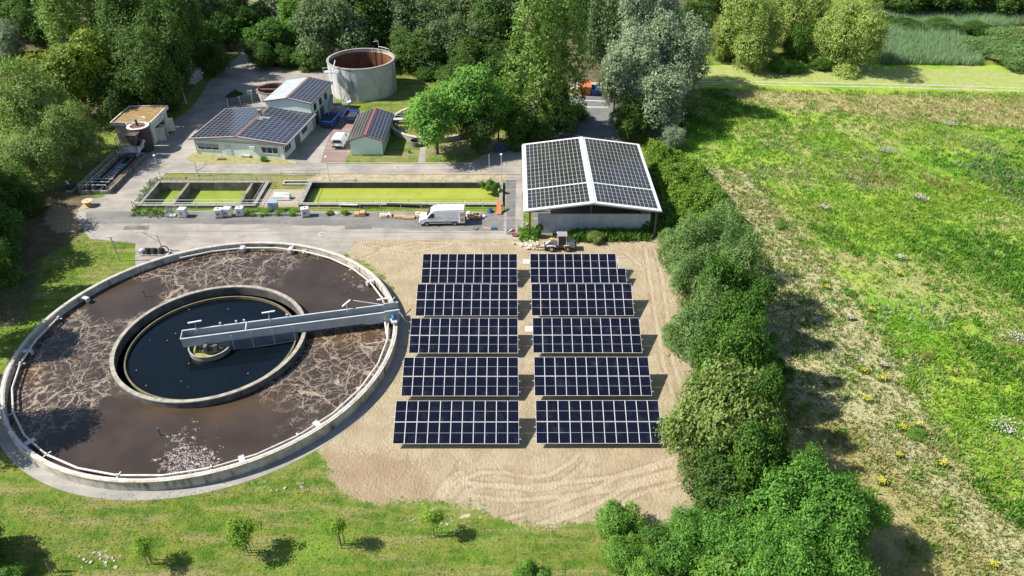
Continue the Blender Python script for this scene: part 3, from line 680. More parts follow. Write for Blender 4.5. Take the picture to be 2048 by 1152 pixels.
railing([(B2[0] + 3, B2[1] + .6), (B2[2] - .5, B2[1] + .6)], 'dark low railing standing at the near edge of yellow-green water', .8, DARKST, 2.7, z=.2, r=.03, mid=True)
railing([(G(563, 352)[0], G(563, 352)[1]), (G(640, 352)[0], G(640, 352)[1])], 'short green-grey railing on the verge above the white hood', 1.0, GREENST, 2.4)
# inlet channel between the basins
def channel():
    x, y = G(565, 372); x2 = G(620, 372)[0]; t = thing('inlet_channel', 'narrow sunken concrete inlet channel between two basins', 'channel', (x, y, 0))
    w_ = x2 - x; MB().box(0, 0, 0, w_, .25, .35).box(0, 1.1, 0, w_, 1.35, .35).box(0, .25, 0, .25, 1.1, .35).box(w_ - .25, .25, 0, w_, 1.1, .35).build('wall', COPE, t)
    MB().box(.25, .25, 0, w_ - .25, 1.1, .06).build('channel_floor', BLACKR, t)
channel()
MB_ = MB().box(B1[2] + .1, B1[1] + .2, 0, B2[0] - .1, B1[3] - 2.2, .02)
struct(MB_.build('gravel_patch', M('pale_gravel', (.36, .30, .23), (.27, .23, .16), .95, 2.5, b=.6)))

def street_lamp(px, py, h, label, group=None, lean=0.):
    x, y = G(px, py); t = thing('lamp_post', label, 'lamp post', (x, y, 0), 0, group)
    MB().tube((0, 0, 0), (lean, 0, h), .07, 8, r2=.045).build('pole', GALV, t, smooth=True)
    MB().cyl(0, 0, .13, 0, .25, 10).build('base', GALV, t)
    MB().cyl(lean, 0, .12, h, h + .1, 12, r2=.22).cyl(lean, 0, .24, h + .1, h + .2, 12, r2=.14).build('lamp_head', M('lamp_head_white', (.75, .75, .74), None, .4), t, smooth=True)
street_lamp(322, 357, 4.1, 'grey lamp post at the back left corner of the divided basin')
street_lamp(659, 362, 4.3, 'lamp post with round white head between road and long basin')
street_lamp(1003, 362, 4.7, 'lamp post with white head beside the carport roof edge')
street_lamp(372, 207, 3.9, 'lamp post in front of dark trees beside the mossy-roofed building')
x, y = G(979, 357); tag(MB().tube((0, 0, 0), (0, 0, 4.4), .06, 8, r2=.04).cyl(0, 0, .1, 0, .2, 8).build('pole', GALV, loc=(x, y, 0)), 'thin bare grey pole left of the white-headed lamp by carport', 'pole')
x, y = G(240, 522); t = thing('floodlight_pole', 'wooden-looking pole with flat lamp on the grass beside clarifier rim', 'pole', (x, y, 0))
MB().tube((0, 0, 0), (-.15, 0, 3.9), .07, 8).build('pole', M('grey_timber', (.3, .3, .27), None, .8), t); MB().box(-.7, -.1, 3.88, .3, .1, 3.98).build('lamp', GALV, t); MB().box(-.2, -.05, 2.4, .1, .1, 2.8).build('switch_box', GALV, t)
x, y = G(1027, 357)

# ------------------------------------------------------------------ buildings
def win(parent, x, y, z, w_, h, face='f', n=3, frame=None, shutter=0.):
    """window centred at x,y,z; face f: looks to -y, r: looks to +x"""
    frame = frame or M('window_frame', (.70, .72, .72), None, .5); d = .05
    fr = MB(); pn = MB()
    def bx(B, a0, a1, z0, z1, p0, p1):
        if face == 'f': B.box(x + a0, y - p1, z + z0, x + a1, y - p0, z + z1)
        else: B.box(x + p0, y + a0, z + z0, x + p1, y + a1, z + z1)
    bx(fr, -w_ / 2, w_ / 2, -h / 2 - .06, -h / 2, -.02, .1); bx(fr, -w_ / 2, w_ / 2, h / 2, h / 2 + .06, -.02, .07)
    for i in range(n + 1):
        xx = -w_ / 2 + w_ * i / n; bx(fr, xx - .04, xx + .04, -h / 2, h / 2, -.02, .07)
    f = fr.build('window', frame, parent)
    bx(pn, -w_ / 2, w_ / 2, -h / 2, h / 2, -.01, .03); pn.build('pane', PANE, f)
    if shutter:
        s_ = MB(); bx(s_, -w_ / 2, w_ / 2, h / 2 - h * shutter, h / 2, .06, .1); s_.build('roller_shutter', M('grey_shutter', (.22, .27, .32), (.30, .34, .38), .5, 4), f)
def door(parent, x, y, w_, h, face, mat, z=0.):
    b = MB(); hd = MB()
    if face == 'f': b.box(x - w_ / 2, y - .05, z, x + w_ / 2, y + .02, z + h); hd.box(x + w_ / 2 - .2, y - .12, z + 1, x + w_ / 2 - .08, y - .05, z + 1.06)
    else: b.box(x - .02, y - w_ / 2, z, x + .05, y + w_ / 2, z + h); hd.box(x + .05, y + w_ / 2 - .2, z + 1, x + .12, y + w_ / 2 - .08, z + 1.06)
    d = b.build('door', mat, parent); hd.build('handle', DARKST, d)
ROOFPV = None
def pvroofmat(name, base, line, cw=.62):
    m, n, bs = newmat(name); p = pos(n); oi = ramp(n, noise(n, p, .5, 3, .5), .3, .7)
    lk(n, mixc(n, oi, base, tuple(v * 1.6 for v in base)), bs.inputs['Base Color']); bs.inputs['Roughness'].default_value = .12; return m
PVB = pvroofmat('roof_solar_blue', (.016, .020, .036), None); PVK = pvroofmat('roof_solar_black', (.022, .022, .021), None)
PVBACK = M('roof_pv_backing', (.26, .255, .25), (.20, .19, .18), .5, 1)
def slope_field(parent, name, a, u, v, nu, nv, lift=.08, gap=.06, mats=None, skip=(), back=PVBACK):
    """a: low corner, u,v: full edge vectors on the slope"""
    a, u, v = Vector(a), Vector(u), Vector(v); nrm = u.cross(v).normalized()
    if nrm.z < 0: nrm = -nrm
    b = MB(); o = nrm * (lift - .03)
    q = [a + o, a + u + o, a + u + v + o, a + v + o]; q2 = [p + nrm * .03 for p in q]
    b.add([*q, *q2], [(0, 1, 2, 3), (4, 5, 6, 7), (0, 1, 5, 4), (1, 2, 6, 5), (2, 3, 7, 6), (3, 0, 4, 7)], 1)
    du = u / nu; dv = v / nv; gu = du.normalized() * gap / 2; gv = dv.normalized() * gap / 2; o = nrm * (lift + .006)
    for i in range(nu):
        for j in range(nv):
            if (i, j) in skip: continue
            p = a + du * i + dv * j + o; b.quad(p + gu + gv, p + du - gu + gv, p + du + dv - gu - gv, p + dv + gu - gv, 0)
    return b.build(name, [mats or PVB, back], parent, fix=False)
def gable(parent, x0, x1, y0, y1, ez, rz_, ovx=.35, ovy=.35, tk=.14, mat=None, xr=None, trim=None):
    """gable roof, ridge along y. returns slope corners"""
    xr = (x0 + x1) / 2 if xr is None else xr; mat = mat or METROOF; trim = trim or BRICKR; ya, yb = y0 - ovy, y1 + ovy
    sl = (rz_ - ez) / (xr - x0); e0 = ez - sl * ovx; e1 = ez - (rz_ - ez) / (x1 - xr) * ovx
    rf = MB().add([(x0 - ovx, ya, e0), (xr, ya, rz_), (x1 + ovx, ya, e1), (x1 + ovx, ya, e1 + tk), (xr, ya, rz_ + tk), (x0 - ovx, ya, e0 + tk),
                   (x0 - ovx, yb, e0), (xr, yb, rz_), (x1 + ovx, yb, e1), (x1 + ovx, yb, e1 + tk), (xr, yb, rz_ + tk), (x0 - ovx, yb, e0 + tk)],
                  [(0, 1, 4, 5), (1, 2, 3, 4), (6, 11, 10, 7), (7, 10, 9, 8), (5, 4, 10, 11), (4, 3, 9, 10), (0, 6, 7, 1), (1, 7, 8, 2), (0, 5, 11, 6), (2, 8, 9, 3)]).build('roof', mat, parent)
    t = MB().bar((xr, ya - .03, rz_ + tk + .02), (xr, yb + .03, rz_ + tk + .02), .5, .06)
    for yy in (ya - .04, yb + .04):
        t.bar((x0 - ovx, yy, e0 + tk * .5), (xr, yy, rz_ + tk * .5), .08, .22); t.bar((xr, yy, rz_ + tk * .5), (x1 + ovx, yy, e1 + tk * .5), .08, .22)
    t.build('roof_trim', trim, rf)
    for xx, zz in ((x0 - ovx - .06, e0), (x1 + ovx + .06, e1)): MB().tube((xx, ya, zz), (xx, yb, zz), .08, 8).build('gutter', trim, rf)
    return (x0 - ovx, e0 + tk), (xr, rz_ + tk), (x1 + ovx, e1 + tk), ya, yb, rf
def gable_walls(parent, W, D, ez, rz_, mat, xr=None, name='wall', x0=0., y0=0.):
    xr = W / 2 if xr is None else xr
    MB().prism([(x0, 0), (x0 + W, 0), (x0 + W, ez), (x0 + xr, rz_), (x0, ez)], y0, y0 + D).build(name, mat, parent)

RZ = R(-8.2); OX, OY = -55.84, 122.68
office = thing('office_building', 'low mint office building with two-slope solar roof and short chimney', 'building', (OX, OY, 0), RZ)
gable_walls(office, 16.3, 13.6, 2.95, 3.75, MINT, xr=8.0)
a_, b_, c_, ya, yb, rf = gable(office, 0, 16.3, 0, 13.55, 2.95, 3.75, .9, .35, xr=8.0, mat=METROOF)
def fld(parent, lo, hi, ya, yb, nu, nv, m0=.25, m1=.35, my=.25, nm='solar_panels', mats=None, skip=(), gap=.085, back=PVBACK):
    """field on slope from eave (lo) to ridge (hi)"""
    dx = hi[0] - lo[0]; dz = hi[1] - lo[1]; L = math.hypot(dx, dz); ux, uz = dx / L, dz / L
    return slope_field(parent, nm, (lo[0] + ux * m0, ya + my, lo[1] + uz * m0), (ux * (L - m0 - m1), 0, uz * (L - m0 - m1)), (0, yb - ya - 2 * my, 0), nu, nv, mats=mats, skip=skip, gap=gap, back=back)
fld(rf, a_, b_, ya, yb, 9, 16, my=.3); fld(rf, c_, b_, ya, yb, 9, 16, my=.3, skip=[(8, j) for j in (9, 10, 11)] + [(7, 10)])
MB().box(0, -.02, 2.5, 16.3, 0, 2.95).build('fascia_band', M('beige_fascia', (.46, .46, .38), None, .8), office)
MB().box(7.9, 9.2, 3.6, 8.5, 9.8, 4.9).box(7.82, 9.12, 4.9, 8.58, 9.88, 5.0).build('chimney', M('steel_chimney', (.30, .29, .26), (.2, .19, .17), .5, 2), rf)
win(office, 2.3, 0, 1.55, 3.9, 1.1, 'f', 3, shutter=.6); win(office, 13.7, 0, 1.55, 3.0, 1.1, 'f', 3)
door(office, 6.0, 0, 1.2, 2.1, 'f', MINTL); MB().box(10.2, -.35, 1.7, 11.1, -.02, 2.2).build('air_conditioner', PLAST, office)
MB().box(8.3, -.45, .0, 9.9, -.0, .45).build('light_well', COPE, office)
win(office, 16.3, 1.6, 1.6, 2.6, 1.1, 'r', 3); win(office, 16.3, 9.6, 1.6, 2.6, 1.1, 'r', 3); door(office, 16.3, 6.0, 2.2, 2.3, 'r', M('grey_door', (.12, .13, .13), None, .6))
door(office, 16.3, 12.2, 1.2, 2.2, 'r', MINTL)
for xx in (.0, 16.35): MB().tube((xx, -.08, .1), (xx, -.08, 2.9), .05, 8).build('downpipe', BRICKR, office)

annex = thing('annex_building', 'taller mint annex with half solar roof behind the office', 'building', (OX, OY, 0), RZ)
gable_walls(annex, 8.75, 11.4, 5.0, 5.75, MINT, x0=7.6, y0=13.75)
a2_, b2_, c2_, ya2, yb2, rf2 = gable(annex, 7.6, 16.35, 13.75, 25.15, 5.0, 5.75, .35, .2)
fld(rf2, c2_, b2_, ya2, yb2, 6, 12, my=.3, m0=.15)
for yy in (15.7, 18.6, 21.5): win(annex, 16.35, yy, 3.6, 1.5, 1.3, 'r', 1)
for yy in (16.0, 18.8): door(annex, 16.35, yy, 2.0, 2.5, 'r', M('dark_gate', (.09, .11, .11), None, .6))
door(annex, 16.35, 22.8, 1.1, 2.2, 'r', MINTL); MB().tube((16.5, 13.7, .1), (16.5, 13.7, 5), .05, 8).build('downpipe', BRICKR, annex)

shed = thing('shed', 'small mint shed with solar roof and red ridge strip', 'building', (-28.4, 122.1, 0))
gable_walls(shed, 5.6, 12.0, 2.85, 3.75, M('mint_shed', (.62, .76, .69), (.58, .71, .64), .8, .6))
REDR = M('red_ridge', (.27, .085, .075), (.20, .06, .055), .6, 2)
a3_, b3_, c3_, ya3, yb3, rf3 = gable(shed, 0, 5.6, 0, 12.0, 2.85, 3.75, .55, .3, trim=M('brown_trim', (.20, .12, .10), None, .7))
MB().bar((2.8, ya3 - .05, 3.95), (2.8, yb3 + .05, 3.95), .42, .07).build('ridge_strip', REDR, rf3)
fld(rf3, a3_, b3_, ya3, yb3, 5, 12, my=.15, m0=.1, mats=PVK); fld(rf3, c3_, b3_, ya3, yb3, 5, 12, my=.15, m0=.1)
MB().box(-.04, -.04, 0, 5.64, 0, .12).build('plinth', CONCD, shed); MB().tube((5.68, .1, .1), (5.68, .1, 2.8), .05, 8).build('downpipe', DARKST, shed); door(shed, 5.6, 8.5, 1.2, 2.1, 'r', MINTL)

def hall():
    t = thing('open_hall', 'open storage hall under a wide solar roof with white edges', 'carport', (1.78, 93.4, 0))
    W, D, ez, rz_, xr = 19.5, 22.9, 4.45, 5.75, 9.75
    WH = M('white_roof_sheet', (.66, .67, .68), (.58, .59, .6), .45, .5)
    rf = gable(t, .0, W, .0, D, ez, rz_, 0., 0., tk=.22, mat=WH, trim=WH); a, b, c, ya, yb, r_ = rf
    for lo in (a, c):
        s_ = 1 if lo is a else -1; L = math.hypot(b[0] - lo[0], b[1] - lo[1]); ux, uz = (b[0] - lo[0]) / L, (b[1] - lo[1]) / L
        for (y0, y1, nv) in ((.45, 6.1, 5), (6.45, 22.4, 12)):
            slope_field(r_, 'solar_panels', (lo[0] + ux * .5, y0, lo[1] + uz * .5), (ux * (L - 1.0), 0, uz * (L - 1.0)), (0, y1 - y0, 0), 14, nv, lift=.05, gap=.075, mats=PVK, back=M('pv_backsheet', (.36, .37, .38), None, .5))
    MB().box(.0, -.03, ez - .18, .0 + .12, D, ez + .1).build('eave_edge', WH, r_)
    WC = M('board_marked_concrete', (.42, .46, .48), (.33, .36, .38), .85, .8, streak=(.38, .41, .42, 1.2))
    MB().box(2.0, 1.6, 0, 18.1, 1.85, 3.2).build('concrete_wall', WC, t)
    for xx in (4.6, 7.8, 11., 14.2): MB().box(xx, 1.575, .1, xx + .06, 1.6, 3.15).build('wall_joint', CONCW, t)
    MB().box(18.1, 1.6, 0, 18.35, D - 1, 3.2).build('side_wall', WC, t); MB().box(2.0, D - 1.2, 0, 18.1, D - .95, 3.2).build('rear_wall', WC, t)
    for (xx, yy) in ((.8, .4), (.8, 8), (.8, 15), (.8, 22), (9.7, 2.1), (9.7, 11), (9.7, 21.5), (18.9, .4), (18.9, 8), (18.9, 15), (18.9, 22)):
        MB().box(xx - .13, yy - .13, 0, xx + .13, yy + .13, ez + (xx / xr if xx < xr else (W - xx) / xr) * 1.3 - .1).build('column', DARKST, t)
    for yy in (.4, 8, 15, 22):
        MB().bar((.5, yy, ez - .18 + .04), (xr, yy, rz_ - .22), .14, .3).bar((xr, yy, rz_ - .22), (W - .5, yy, ez - .18), .14, .3).build('truss', DARKST, t)
hall()
sheet('hall_floor', [(3.2, 94.6), (20.2, 94.6), (20.2, 115.8), (3.2, 115.8)], .018, DARKASPH)
# stock kept inside the hall
for i, (xx, yy, cc, l) in enumerate(((7.4, 103.0, BLUEP, 'blue crate stored behind the concrete wall of the open hall'), (12.2, 104.4, M('red_crate', (.2, .05, .04), None, .6), 'dark red crate stored behind the concrete wall of open hall'))):
    c = thing('storage_crate', l, 'crate', (xx, yy, 0)); MB().box(-.9, -.6, .1, .9, .6, 3.5).build('body', cc, c, bevel=.04); MB().box(-.9, -.6, 0, .9, .6, .1).build('base', WOOD, c)

def box_building():
    t = thing('flat_roof_building', 'small concrete building with mossy flat roof and open doors', 'building', (-71.4, 126.7, 0))
    W, D, h = 6.4, 7.4, 3.8; LC = M('pale_old_concrete', (.58, .57, .52), (.45, .44, .40), .85, .9, streak=(.24, .22, .18, 1.2))
    MB().box(0, 0, 0, W, .3, h).box(0, D - .3, 0, W, D, h).box(0, .3, 0, .3, D - .3, h).box(W - .3, .3, 0, W, 1.4, h).box(W - .3, 5.8, 0, W, D - .3, h).box(W - .3, 1.4, 2.6, W, 5.8, h).box(.3, .3, 0, W - .3, D - .3, .05).build('wall', LC, t)
    rf = MB().box(-.45, -.45, h, W + .45, D + .45, h + .3).build('roof', LC, t)
    MB().box(-.45, -.45, h + .3, W + .45, -.25, h + .62).box(-.45, D + .25, h + .3, W + .45, D + .45, h + .62).box(-.45, -.25, h + .3, -.25, D + .25, h + .62).box(W + .25, -.25, h + .3, W + .45, D + .25, h + .62).build('parapet', LC, rf)
    MB().box(-.25, -.25, h + .3, W + .25, D + .25, h + .4).build('moss_layer', M('orange_moss', (.29, .15, .06), (.17, .14, .05), .95, 1.6, streak=(.36, .29, .19, 1.4), b=.9), rf)
    for (y0, an) in ((1.45, -75), (3.1, -100), (5.75, -60)):
        d = MB().box(0, -.03, 0, 1.5, .03, 2.55).build('door_leaf', LC, t, loc=(W, y0, .03)); d.rotation_euler = (0, 0, R(an + 90))
    return t
box_building()

def black_tank():
    x, y = -66.0, 124.4; t = thing('round_thickener', 'black cylindrical tank with pale ring top in front of mossy building', 'tank', (x, y, 0))
    MB().cyl(0, 0, 1.62, 0, 4.5, 36).build('shell', M('black_cladding', (.014, .014, .015), (.026, .025, .024), .6, 1), t, smooth=True)
    MB().ring(0, 0, 1.35, 1.9, 4.5, 4.62, 36).build('rim', M('pale_ring', (.62, .61, .58), None, .6), t, smooth=True)
    MB().cyl(0, 0, 1.3, 4.5, 4.54, 24).build('cover', RUST, t)
    MB().tube((0, 0, 4.5), (-.2, .2, 5.6), .2, 10).build('mixer', BLACKR, t)
    for k in range(7):
        a = R(60 + k * 25); MB().tube((1.8 * math.cos(a), 1.8 * math.sin(a), 4.6), (1.8 * math.cos(a), 1.8 * math.sin(a), 5.5), .03, 6).build('post', GALV, t)
    b = MB()
    for k in range(10):
        a, c = R(60 + k * 18), R(78 + k * 18); b.tube((1.8 * math.cos(a), 1.8 * math.sin(a), 5.5), (1.8 * math.cos(c), 1.8 * math.sin(c), 5.5), .04, 6)
    b.build('hand_rail', GALV, t)
    MB().tube((-1.6, -.6, 5.1), (-.3, .2, 5.1), .05, 6).tube((-1.9, .8, 4.8), (.6, 1.4, 5.2), .06, 6).build('pipe', WHITEP, t)
black_tank()
def grit():
    t = thing('grit_chamber', 'long raised concrete grit channel with walkways left of the road', 'channel', (-69.7, 107.4, 0), R(-1))
    W, D = 5.2, 14.2; DC = M('dark_old_concrete', (.20, .185, .16), (.10, .095, .085), .85, 1.2, streak=(.05, .045, .04, 1), b=.4)
    for i, x0 in enumerate((0, 1.75, 3.2, W - .45)): MB().box(x0, 0, 0, x0 + (.45 if i in (0, 3) else .25), D, .75 if i in (0, 3) else .6).build('wall', DC, t)
    MB().box(.45, 0, 0, W - .45, .4, .55).box(.45, D - .6, 0, W - .45, D, .8).build('end_wall', CONCW, t)
    MB().box(.45, .4, 0, W - .45, D - .6, .12).build('channel_floor', BLACKR, t)
    ladd = MB()
    for k in range(6): ladd.box(2.15, 5.4 + k * .9, .3, 2.85, 5.75 + k * .9, .36)
    ladd.box(2.1, 5.2, .3, 2.2, 10.8, .38).box(2.8, 5.2, .3, 2.9, 10.8, .38).build('scraper_carriage', GALV, t)
    for xx in (.9, 4.2): MB().box(xx, 1.0, .62, xx + .4, D - 1, .7).build('walkway', RUST, t)
    for xx in (.1, 1.3): MB().tube((xx, .3, 1.5), (xx, D - 1.5, 1.5), .035, 6).tube((xx, .3, 1.15), (xx, D - 1.5, 1.15), .03, 6).build('hand_rail', GALV, t)
    for xx in (.1, 1.3):
        for k in range(7): MB().tube((xx, .3 + k * 2.05, .6), (xx, .3 + k * 2.05, 1.5), .03, 6).build('post', GALV, t)
    for k in range(3): MB().tube((.1, .3 + k * 1.3, 1.5 - k * .1), (4.6, .3 + k * 1.3, 1.5 - k * .1), .035, 6).build('cross_rail', GALV, t)
    for xx in (.1, 2.3, 4.6): MB().tube((xx, .3, .5), (xx, .3, 1.5), .035, 6).build('post', GALV, t)
    s_ = thing('screening_machine', 'rusty brown screening machine with platform beside the black tank', 'machine', (-68.4, 120.2, 0))
    for xx in (0, 1.6, 3.2):
        for yy in (0, 2.2): MB().tube((xx, yy, .6), (xx, yy, 4.0 if xx < 3 else 3.2), .06, 6).build('leg', RUST, s_)
    MB().box(-.3, -.3, 1.5, 3.5, 2.4, 1.6).build('platform', GALV, s_)
    MB().add([(1.6, .3, 4.3), (3.4, .3, 4.3), (3.4, 2, 4.3), (1.6, 2, 4.3), (2.1, .8, 2.4), (2.8, .8, 2.4), (2.8, 1.5, 2.4), (2.1, 1.5, 2.4)], [(0, 1, 5, 4), (1, 2, 6, 5), (2, 3, 7, 6), (3, 0, 4, 7), (4, 5, 6, 7), (0, 3, 2, 1)]).build('hopper', DARKST, s_)
    MB().bar((1.5, .3, 4.35), (3.5, .3, 4.35), .12, .12).bar((1.5, 2, 4.35), (3.5, 2, 4.35), .12, .12).bar((1.5, .3, 4.35), (1.5, 2, 4.35), .12, .12).bar((3.5, .3, 4.35), (3.5, 2, 4.35), .12, .12).build('hopper_frame', RUST, s_)
    MB().bar((2.9, 0, .7), (4.3, 1.3, 3.2), .5, .35).build('screw_conveyor', GREYP, s_)
    for z in (2.6, 4.0): MB().tube((0, 0, z), (3.2, 0, z), .04, 6).tube((0, 0, z), (0, 2.2, z), .04, 6).tube((0, 2.2, z), (1.6, 2.2, z), .04, 6).build('frame_rail', RUST, s_)
    MB().bar((.8, 0, 1.6), (.3, 0, 4.0), .08, .08).build('yellow_brace', M('yellow_paint', (.45, .36, .05), None, .6), s_)
    MB().box(-.2, .2, 1.6, .8, 1.0, 2.3).build('drive_box', GREYP, s_)
    p = thing('pump_unit', 'black pump unit at the lower end of the grit channel', 'machine', (-71.6, 108.2, 0))
    MB().tube((0, 0, .7), (0, 1.4, .7), .5, 14).build('casing', BLACKR, p); MB().box(-.5, -.2, 0, .5, 1.5, .25).build('base', CONCW, p); MB().tube((0, .4, 1.1), (-.3, .4, 1.7), .16, 8).build('outlet', WHITEP, p)
grit()

def big_tank():
    cx, cy, r, h = -31.5, 154.9, 6.95, 6.6; t = thing('open_storage_tank', 'big round open concrete tank with rusty inside and outside stairs', 'tank', (cx, cy, 0))
    TW = M('tank_concrete', (.52, .515, .49), (.40, .40, .385), .85, .5, streak=(.16, .16, .155, .9), b=.3)
    RI = M('rust_inside', (.20, .075, .022), (.07, .03, .018), .8, .35, streak=(.10, .05, .03, .5))
    MB().ring(0, 0, r - .3, r, -.2, h, 96, 0).build('shell', TW, t, smooth=True)
    MB().ring(0, 0, r - .36, r - .3, .4, h - .5, 96, 0).build('rusty_lining', RI, t, smooth=True)
    MB().ring(0, 0, r - .36, r + .1, h, h + .18, 96).build('rim', M('tank_rim', (.36, .32, .30), (.25, .21, .19), .7, 1), t, smooth=True)
    MB().cyl(0, 0, r - .31, -.1, .4, 64).build('sludge', M('dark_red_sludge', (.05, .025, .018), None, .3), t)
    for ad_ in (60, 75):
        a = R(ad_); MB().tube(((r - .5) * math.cos(a), (r - .5) * math.sin(a), 1.6), ((r - .5) * math.cos(a), (r - .5) * math.sin(a), h + .8), .07, 6).build('inner_pipe', DARKST, t)
    for k, ad_ in enumerate((42, 50, 58, 66)):
        a = R(ad_); MB().tube(((r + .0) * math.cos(a), (r + .0) * math.sin(a), h), (r * math.cos(a), r * math.sin(a), h + .7), .05, 6).build('rail_post', WHITEP, t)
    b = MB()
    for k in range(3):
        a, c = R(42 + 8 * k), R(50 + 8 * k); b.tube((r * math.cos(a), r * math.sin(a), h + .7), (r * math.cos(c), r * math.sin(c), h + .7), .06, 6)
    b.build('top_rail', WHITEP, t)
    a = R(66); MB().tube((r * math.cos(a), r * math.sin(a), h), (r * math.cos(a), r * math.sin(a), h + 1.9), .06, 6).tube((r * math.cos(a), r * math.sin(a), h + 1.9), (r * math.cos(a) - 1, r * math.sin(a), h + 1.7), .05, 6).build('level_mast', GALV, t)
    # platform and stairs on the near-left side
    a = R(232); px_, py_ = (r + .9) * math.cos(a), (r + .9) * math.sin(a)
    MB().box(px_ - 1.6, py_ - .9, h - .6, px_ + 1.4, py_ + .5, h - .5).build('platform', GALV, t)
    for dx in (-1.5, 0, 1.3):
        MB().tube((px_ + dx, py_ - .85, 0), (px_ + dx, py_ - .85, h + .5), .06, 6).build('platform_post', GALV, t)
    MB().tube((px_ - 1.6, py_ - .85, h + .5), (px_ + 1.4, py_ - .85, h + .5), .05, 6).tube((px_ - 1.6, py_ - .85, h), (px_ + 1.4, py_ - .85, h), .04, 6).build('platform_rail', GALV, t)
    MB().bar((px_ + .2, py_ - .3, h - .3), (px_ + .9, py_ + .2, h + 1.7), .25, .12).build('white_chute', WHITEP, t)
    MB().bar((px_ + 1.4, py_ - .8, h - .55), (px_ + 3.0, py_ - 1.0, 3.2), .5, .14).bar((px_ + 3.0, py_ - 1.4, 3.2), (px_ + 1.6, py_ - 1.6, .05), .5, .14).build('stair', GALV, t)
    st = MB()
    for k in range(9): f_ = k / 9; st.box(px_ + 1.4 + 1.6 * f_ - .15, py_ - 1.05, h - .55 - 2.8 * f_, px_ + 1.4 + 1.6 * f_ + .15, py_ - .55, h - .5 - 2.8 * f_)
    st.build('stair_treads', GALV, t)
    MB().tube((px_ + 1.4, py_ - .85, h + .4), (px_ + 3.0, py_ - 1.1, 4.2), .04, 6).tube((px_ + 3.0, py_ - 1.5, 4.2), (px_ + 1.6, py_ - 1.7, 1.0), .04, 6).build('stair_rail', GALV, t)
    for dx in (2.9,): MB().tube((px_ + dx, py_ - 1.6, 0), (px_ + dx, py_ - 1.6, 4.2), .06, 6).build('stair_post', GALV, t)
    lad = MB()
    for k in range(14): lad.tube((px_ - .6, py_ + .3, .4 + k * .4), (px_ - .1, py_ + .1, .4 + k * .4), .03, 5)
    lad.build('rungs', GALV, t)
big_tank()
def small_round():
    t = thing('small_round_basin', 'small round open basin with brown crossbeam behind the annex', 'tank', (-49.5, 150.4, 0))
    MB().ring(0, 0, 3.0, 3.35, -.1, 1.9, 48).build('shell', CONCW, t, smooth=True); MB().ring(0, 0, 2.95, 3.4, 1.9, 2.05, 48).build('rim', BRICKR, t, smooth=True)
    MB().cyl(0, 0, 2.98, -.1, .5, 40).build('sludge', M('rusty_sludge', (.12, .06, .035), None, .4), t); MB().box(-3.0, -.2, 1.6, 3.0, .2, 1.85).build('crossbeam', BRICKR, t)
    MB().ring(0, 0, 2.9, 2.99, .5, 1.85, 48).build('lining', RUST, t, smooth=True)
small_round()
def round_clar():
    cx, cy, r = -14.7, 136.0, 8.75; t = thing('round_clarifier', 'round basin of yellow-green water with a footbridge behind the ash trees', 'clarifier', (cx, cy, 0))
    MB().ring(0, 0, r - .4, r, -.2, .9, 80).build('shell', CONCW, t, smooth=True); MB().ring(0, 0, r - .55, r + .05, .9, 1.0, 80).build('coping', COPE, t, smooth=True)
    MB().ring(0, 0, r - 1.3, r - 1.1, -.2, .5, 80).build('launder', CONCD, t, smooth=True)
    MB().box(-r, -.6, 1.05, r, .6, 1.2).build('footbridge', GALV, t)
    for s_ in (-1, 1): MB().tube((-r, s_ * .6, 2.1), (r, s_ * .6, 2.1), .04, 6).tube((-r, s_ * .6, 1.65), (r, s_ * .6, 1.65), .03, 6).build('bridge_rail', GALV, t)
    MB().cyl(0, 0, 1.1, -.1, 1.0, 24).build('centre_drum', GALV, t, smooth=True)
    m = duck('mustard_water', (.17, .16, .02), (.22, .20, .03)); struct(MB().cyl(cx, cy, r - .42, -.3, .25, 64).build('mustard_water', m))
round_clar()
x, y = -16.9, 127.0
t = thing('manhole_ring', 'low dark concrete ring standing on the lawn beside shed', 'ring', (-17.4, 126.6, 0))
MB().ring(0, 0, 1.0, 1.2, 0, .9, 36).build('ring_wall', M('dark_ring', (.16, .14, .13), None, .8), t, smooth=True); MB().cyl(0, 0, 1.0, 0, .15, 24).build('floor', BLACKR, t)
hut = thing('transformer_hut', 'tiny grey transformer hut under the trees beside the access road', 'building', (-71.3, 158.8, 0), R(-10))
MB().box(0, 0, 0, 2.4, 3.6, 2.3).build('wall', M('hut_wall', (.40, .42, .42), None, .8), hut); MB().box(-.15, -.15, 2.3, 2.55, 3.75, 2.5).build('roof', CONCW, hut); door(hut, 2.4, 1.2, 1.0, 1.9, 'r', GREYP)
x, y = G(457, 213); t = thing('mesh_fence', 'dark grey screen fence round the planted corner behind the office', 'fence', (x, y, 0), R(28))
MB().box(0, -.03, .1, 7.2, .03, 1.7).build('panel', M('dark_screen', (.08, .10, .12), None, .7), t)
for k in range(4): MB().box(k * 2.4 - .05, -.06, 0, k * 2.4 + .05, .06, 1.8).build('post', GALV, t)
x, y = G(497, 200); t = thing('control_cabinet', 'white control cabinet standing beside the small round basin', 'cabinet', (x, y, 0)); MB().box(0, 0, .3, .9, .5, 1.9).build('body', PLAST, t, bevel=.02); MB().box(.05, .05, 0, .85, .45, .3).build('base', CONCD, t); MB().box(-.05, -.05, 1.9, .95, .55, 1.98).build('cap', PLAST, t)

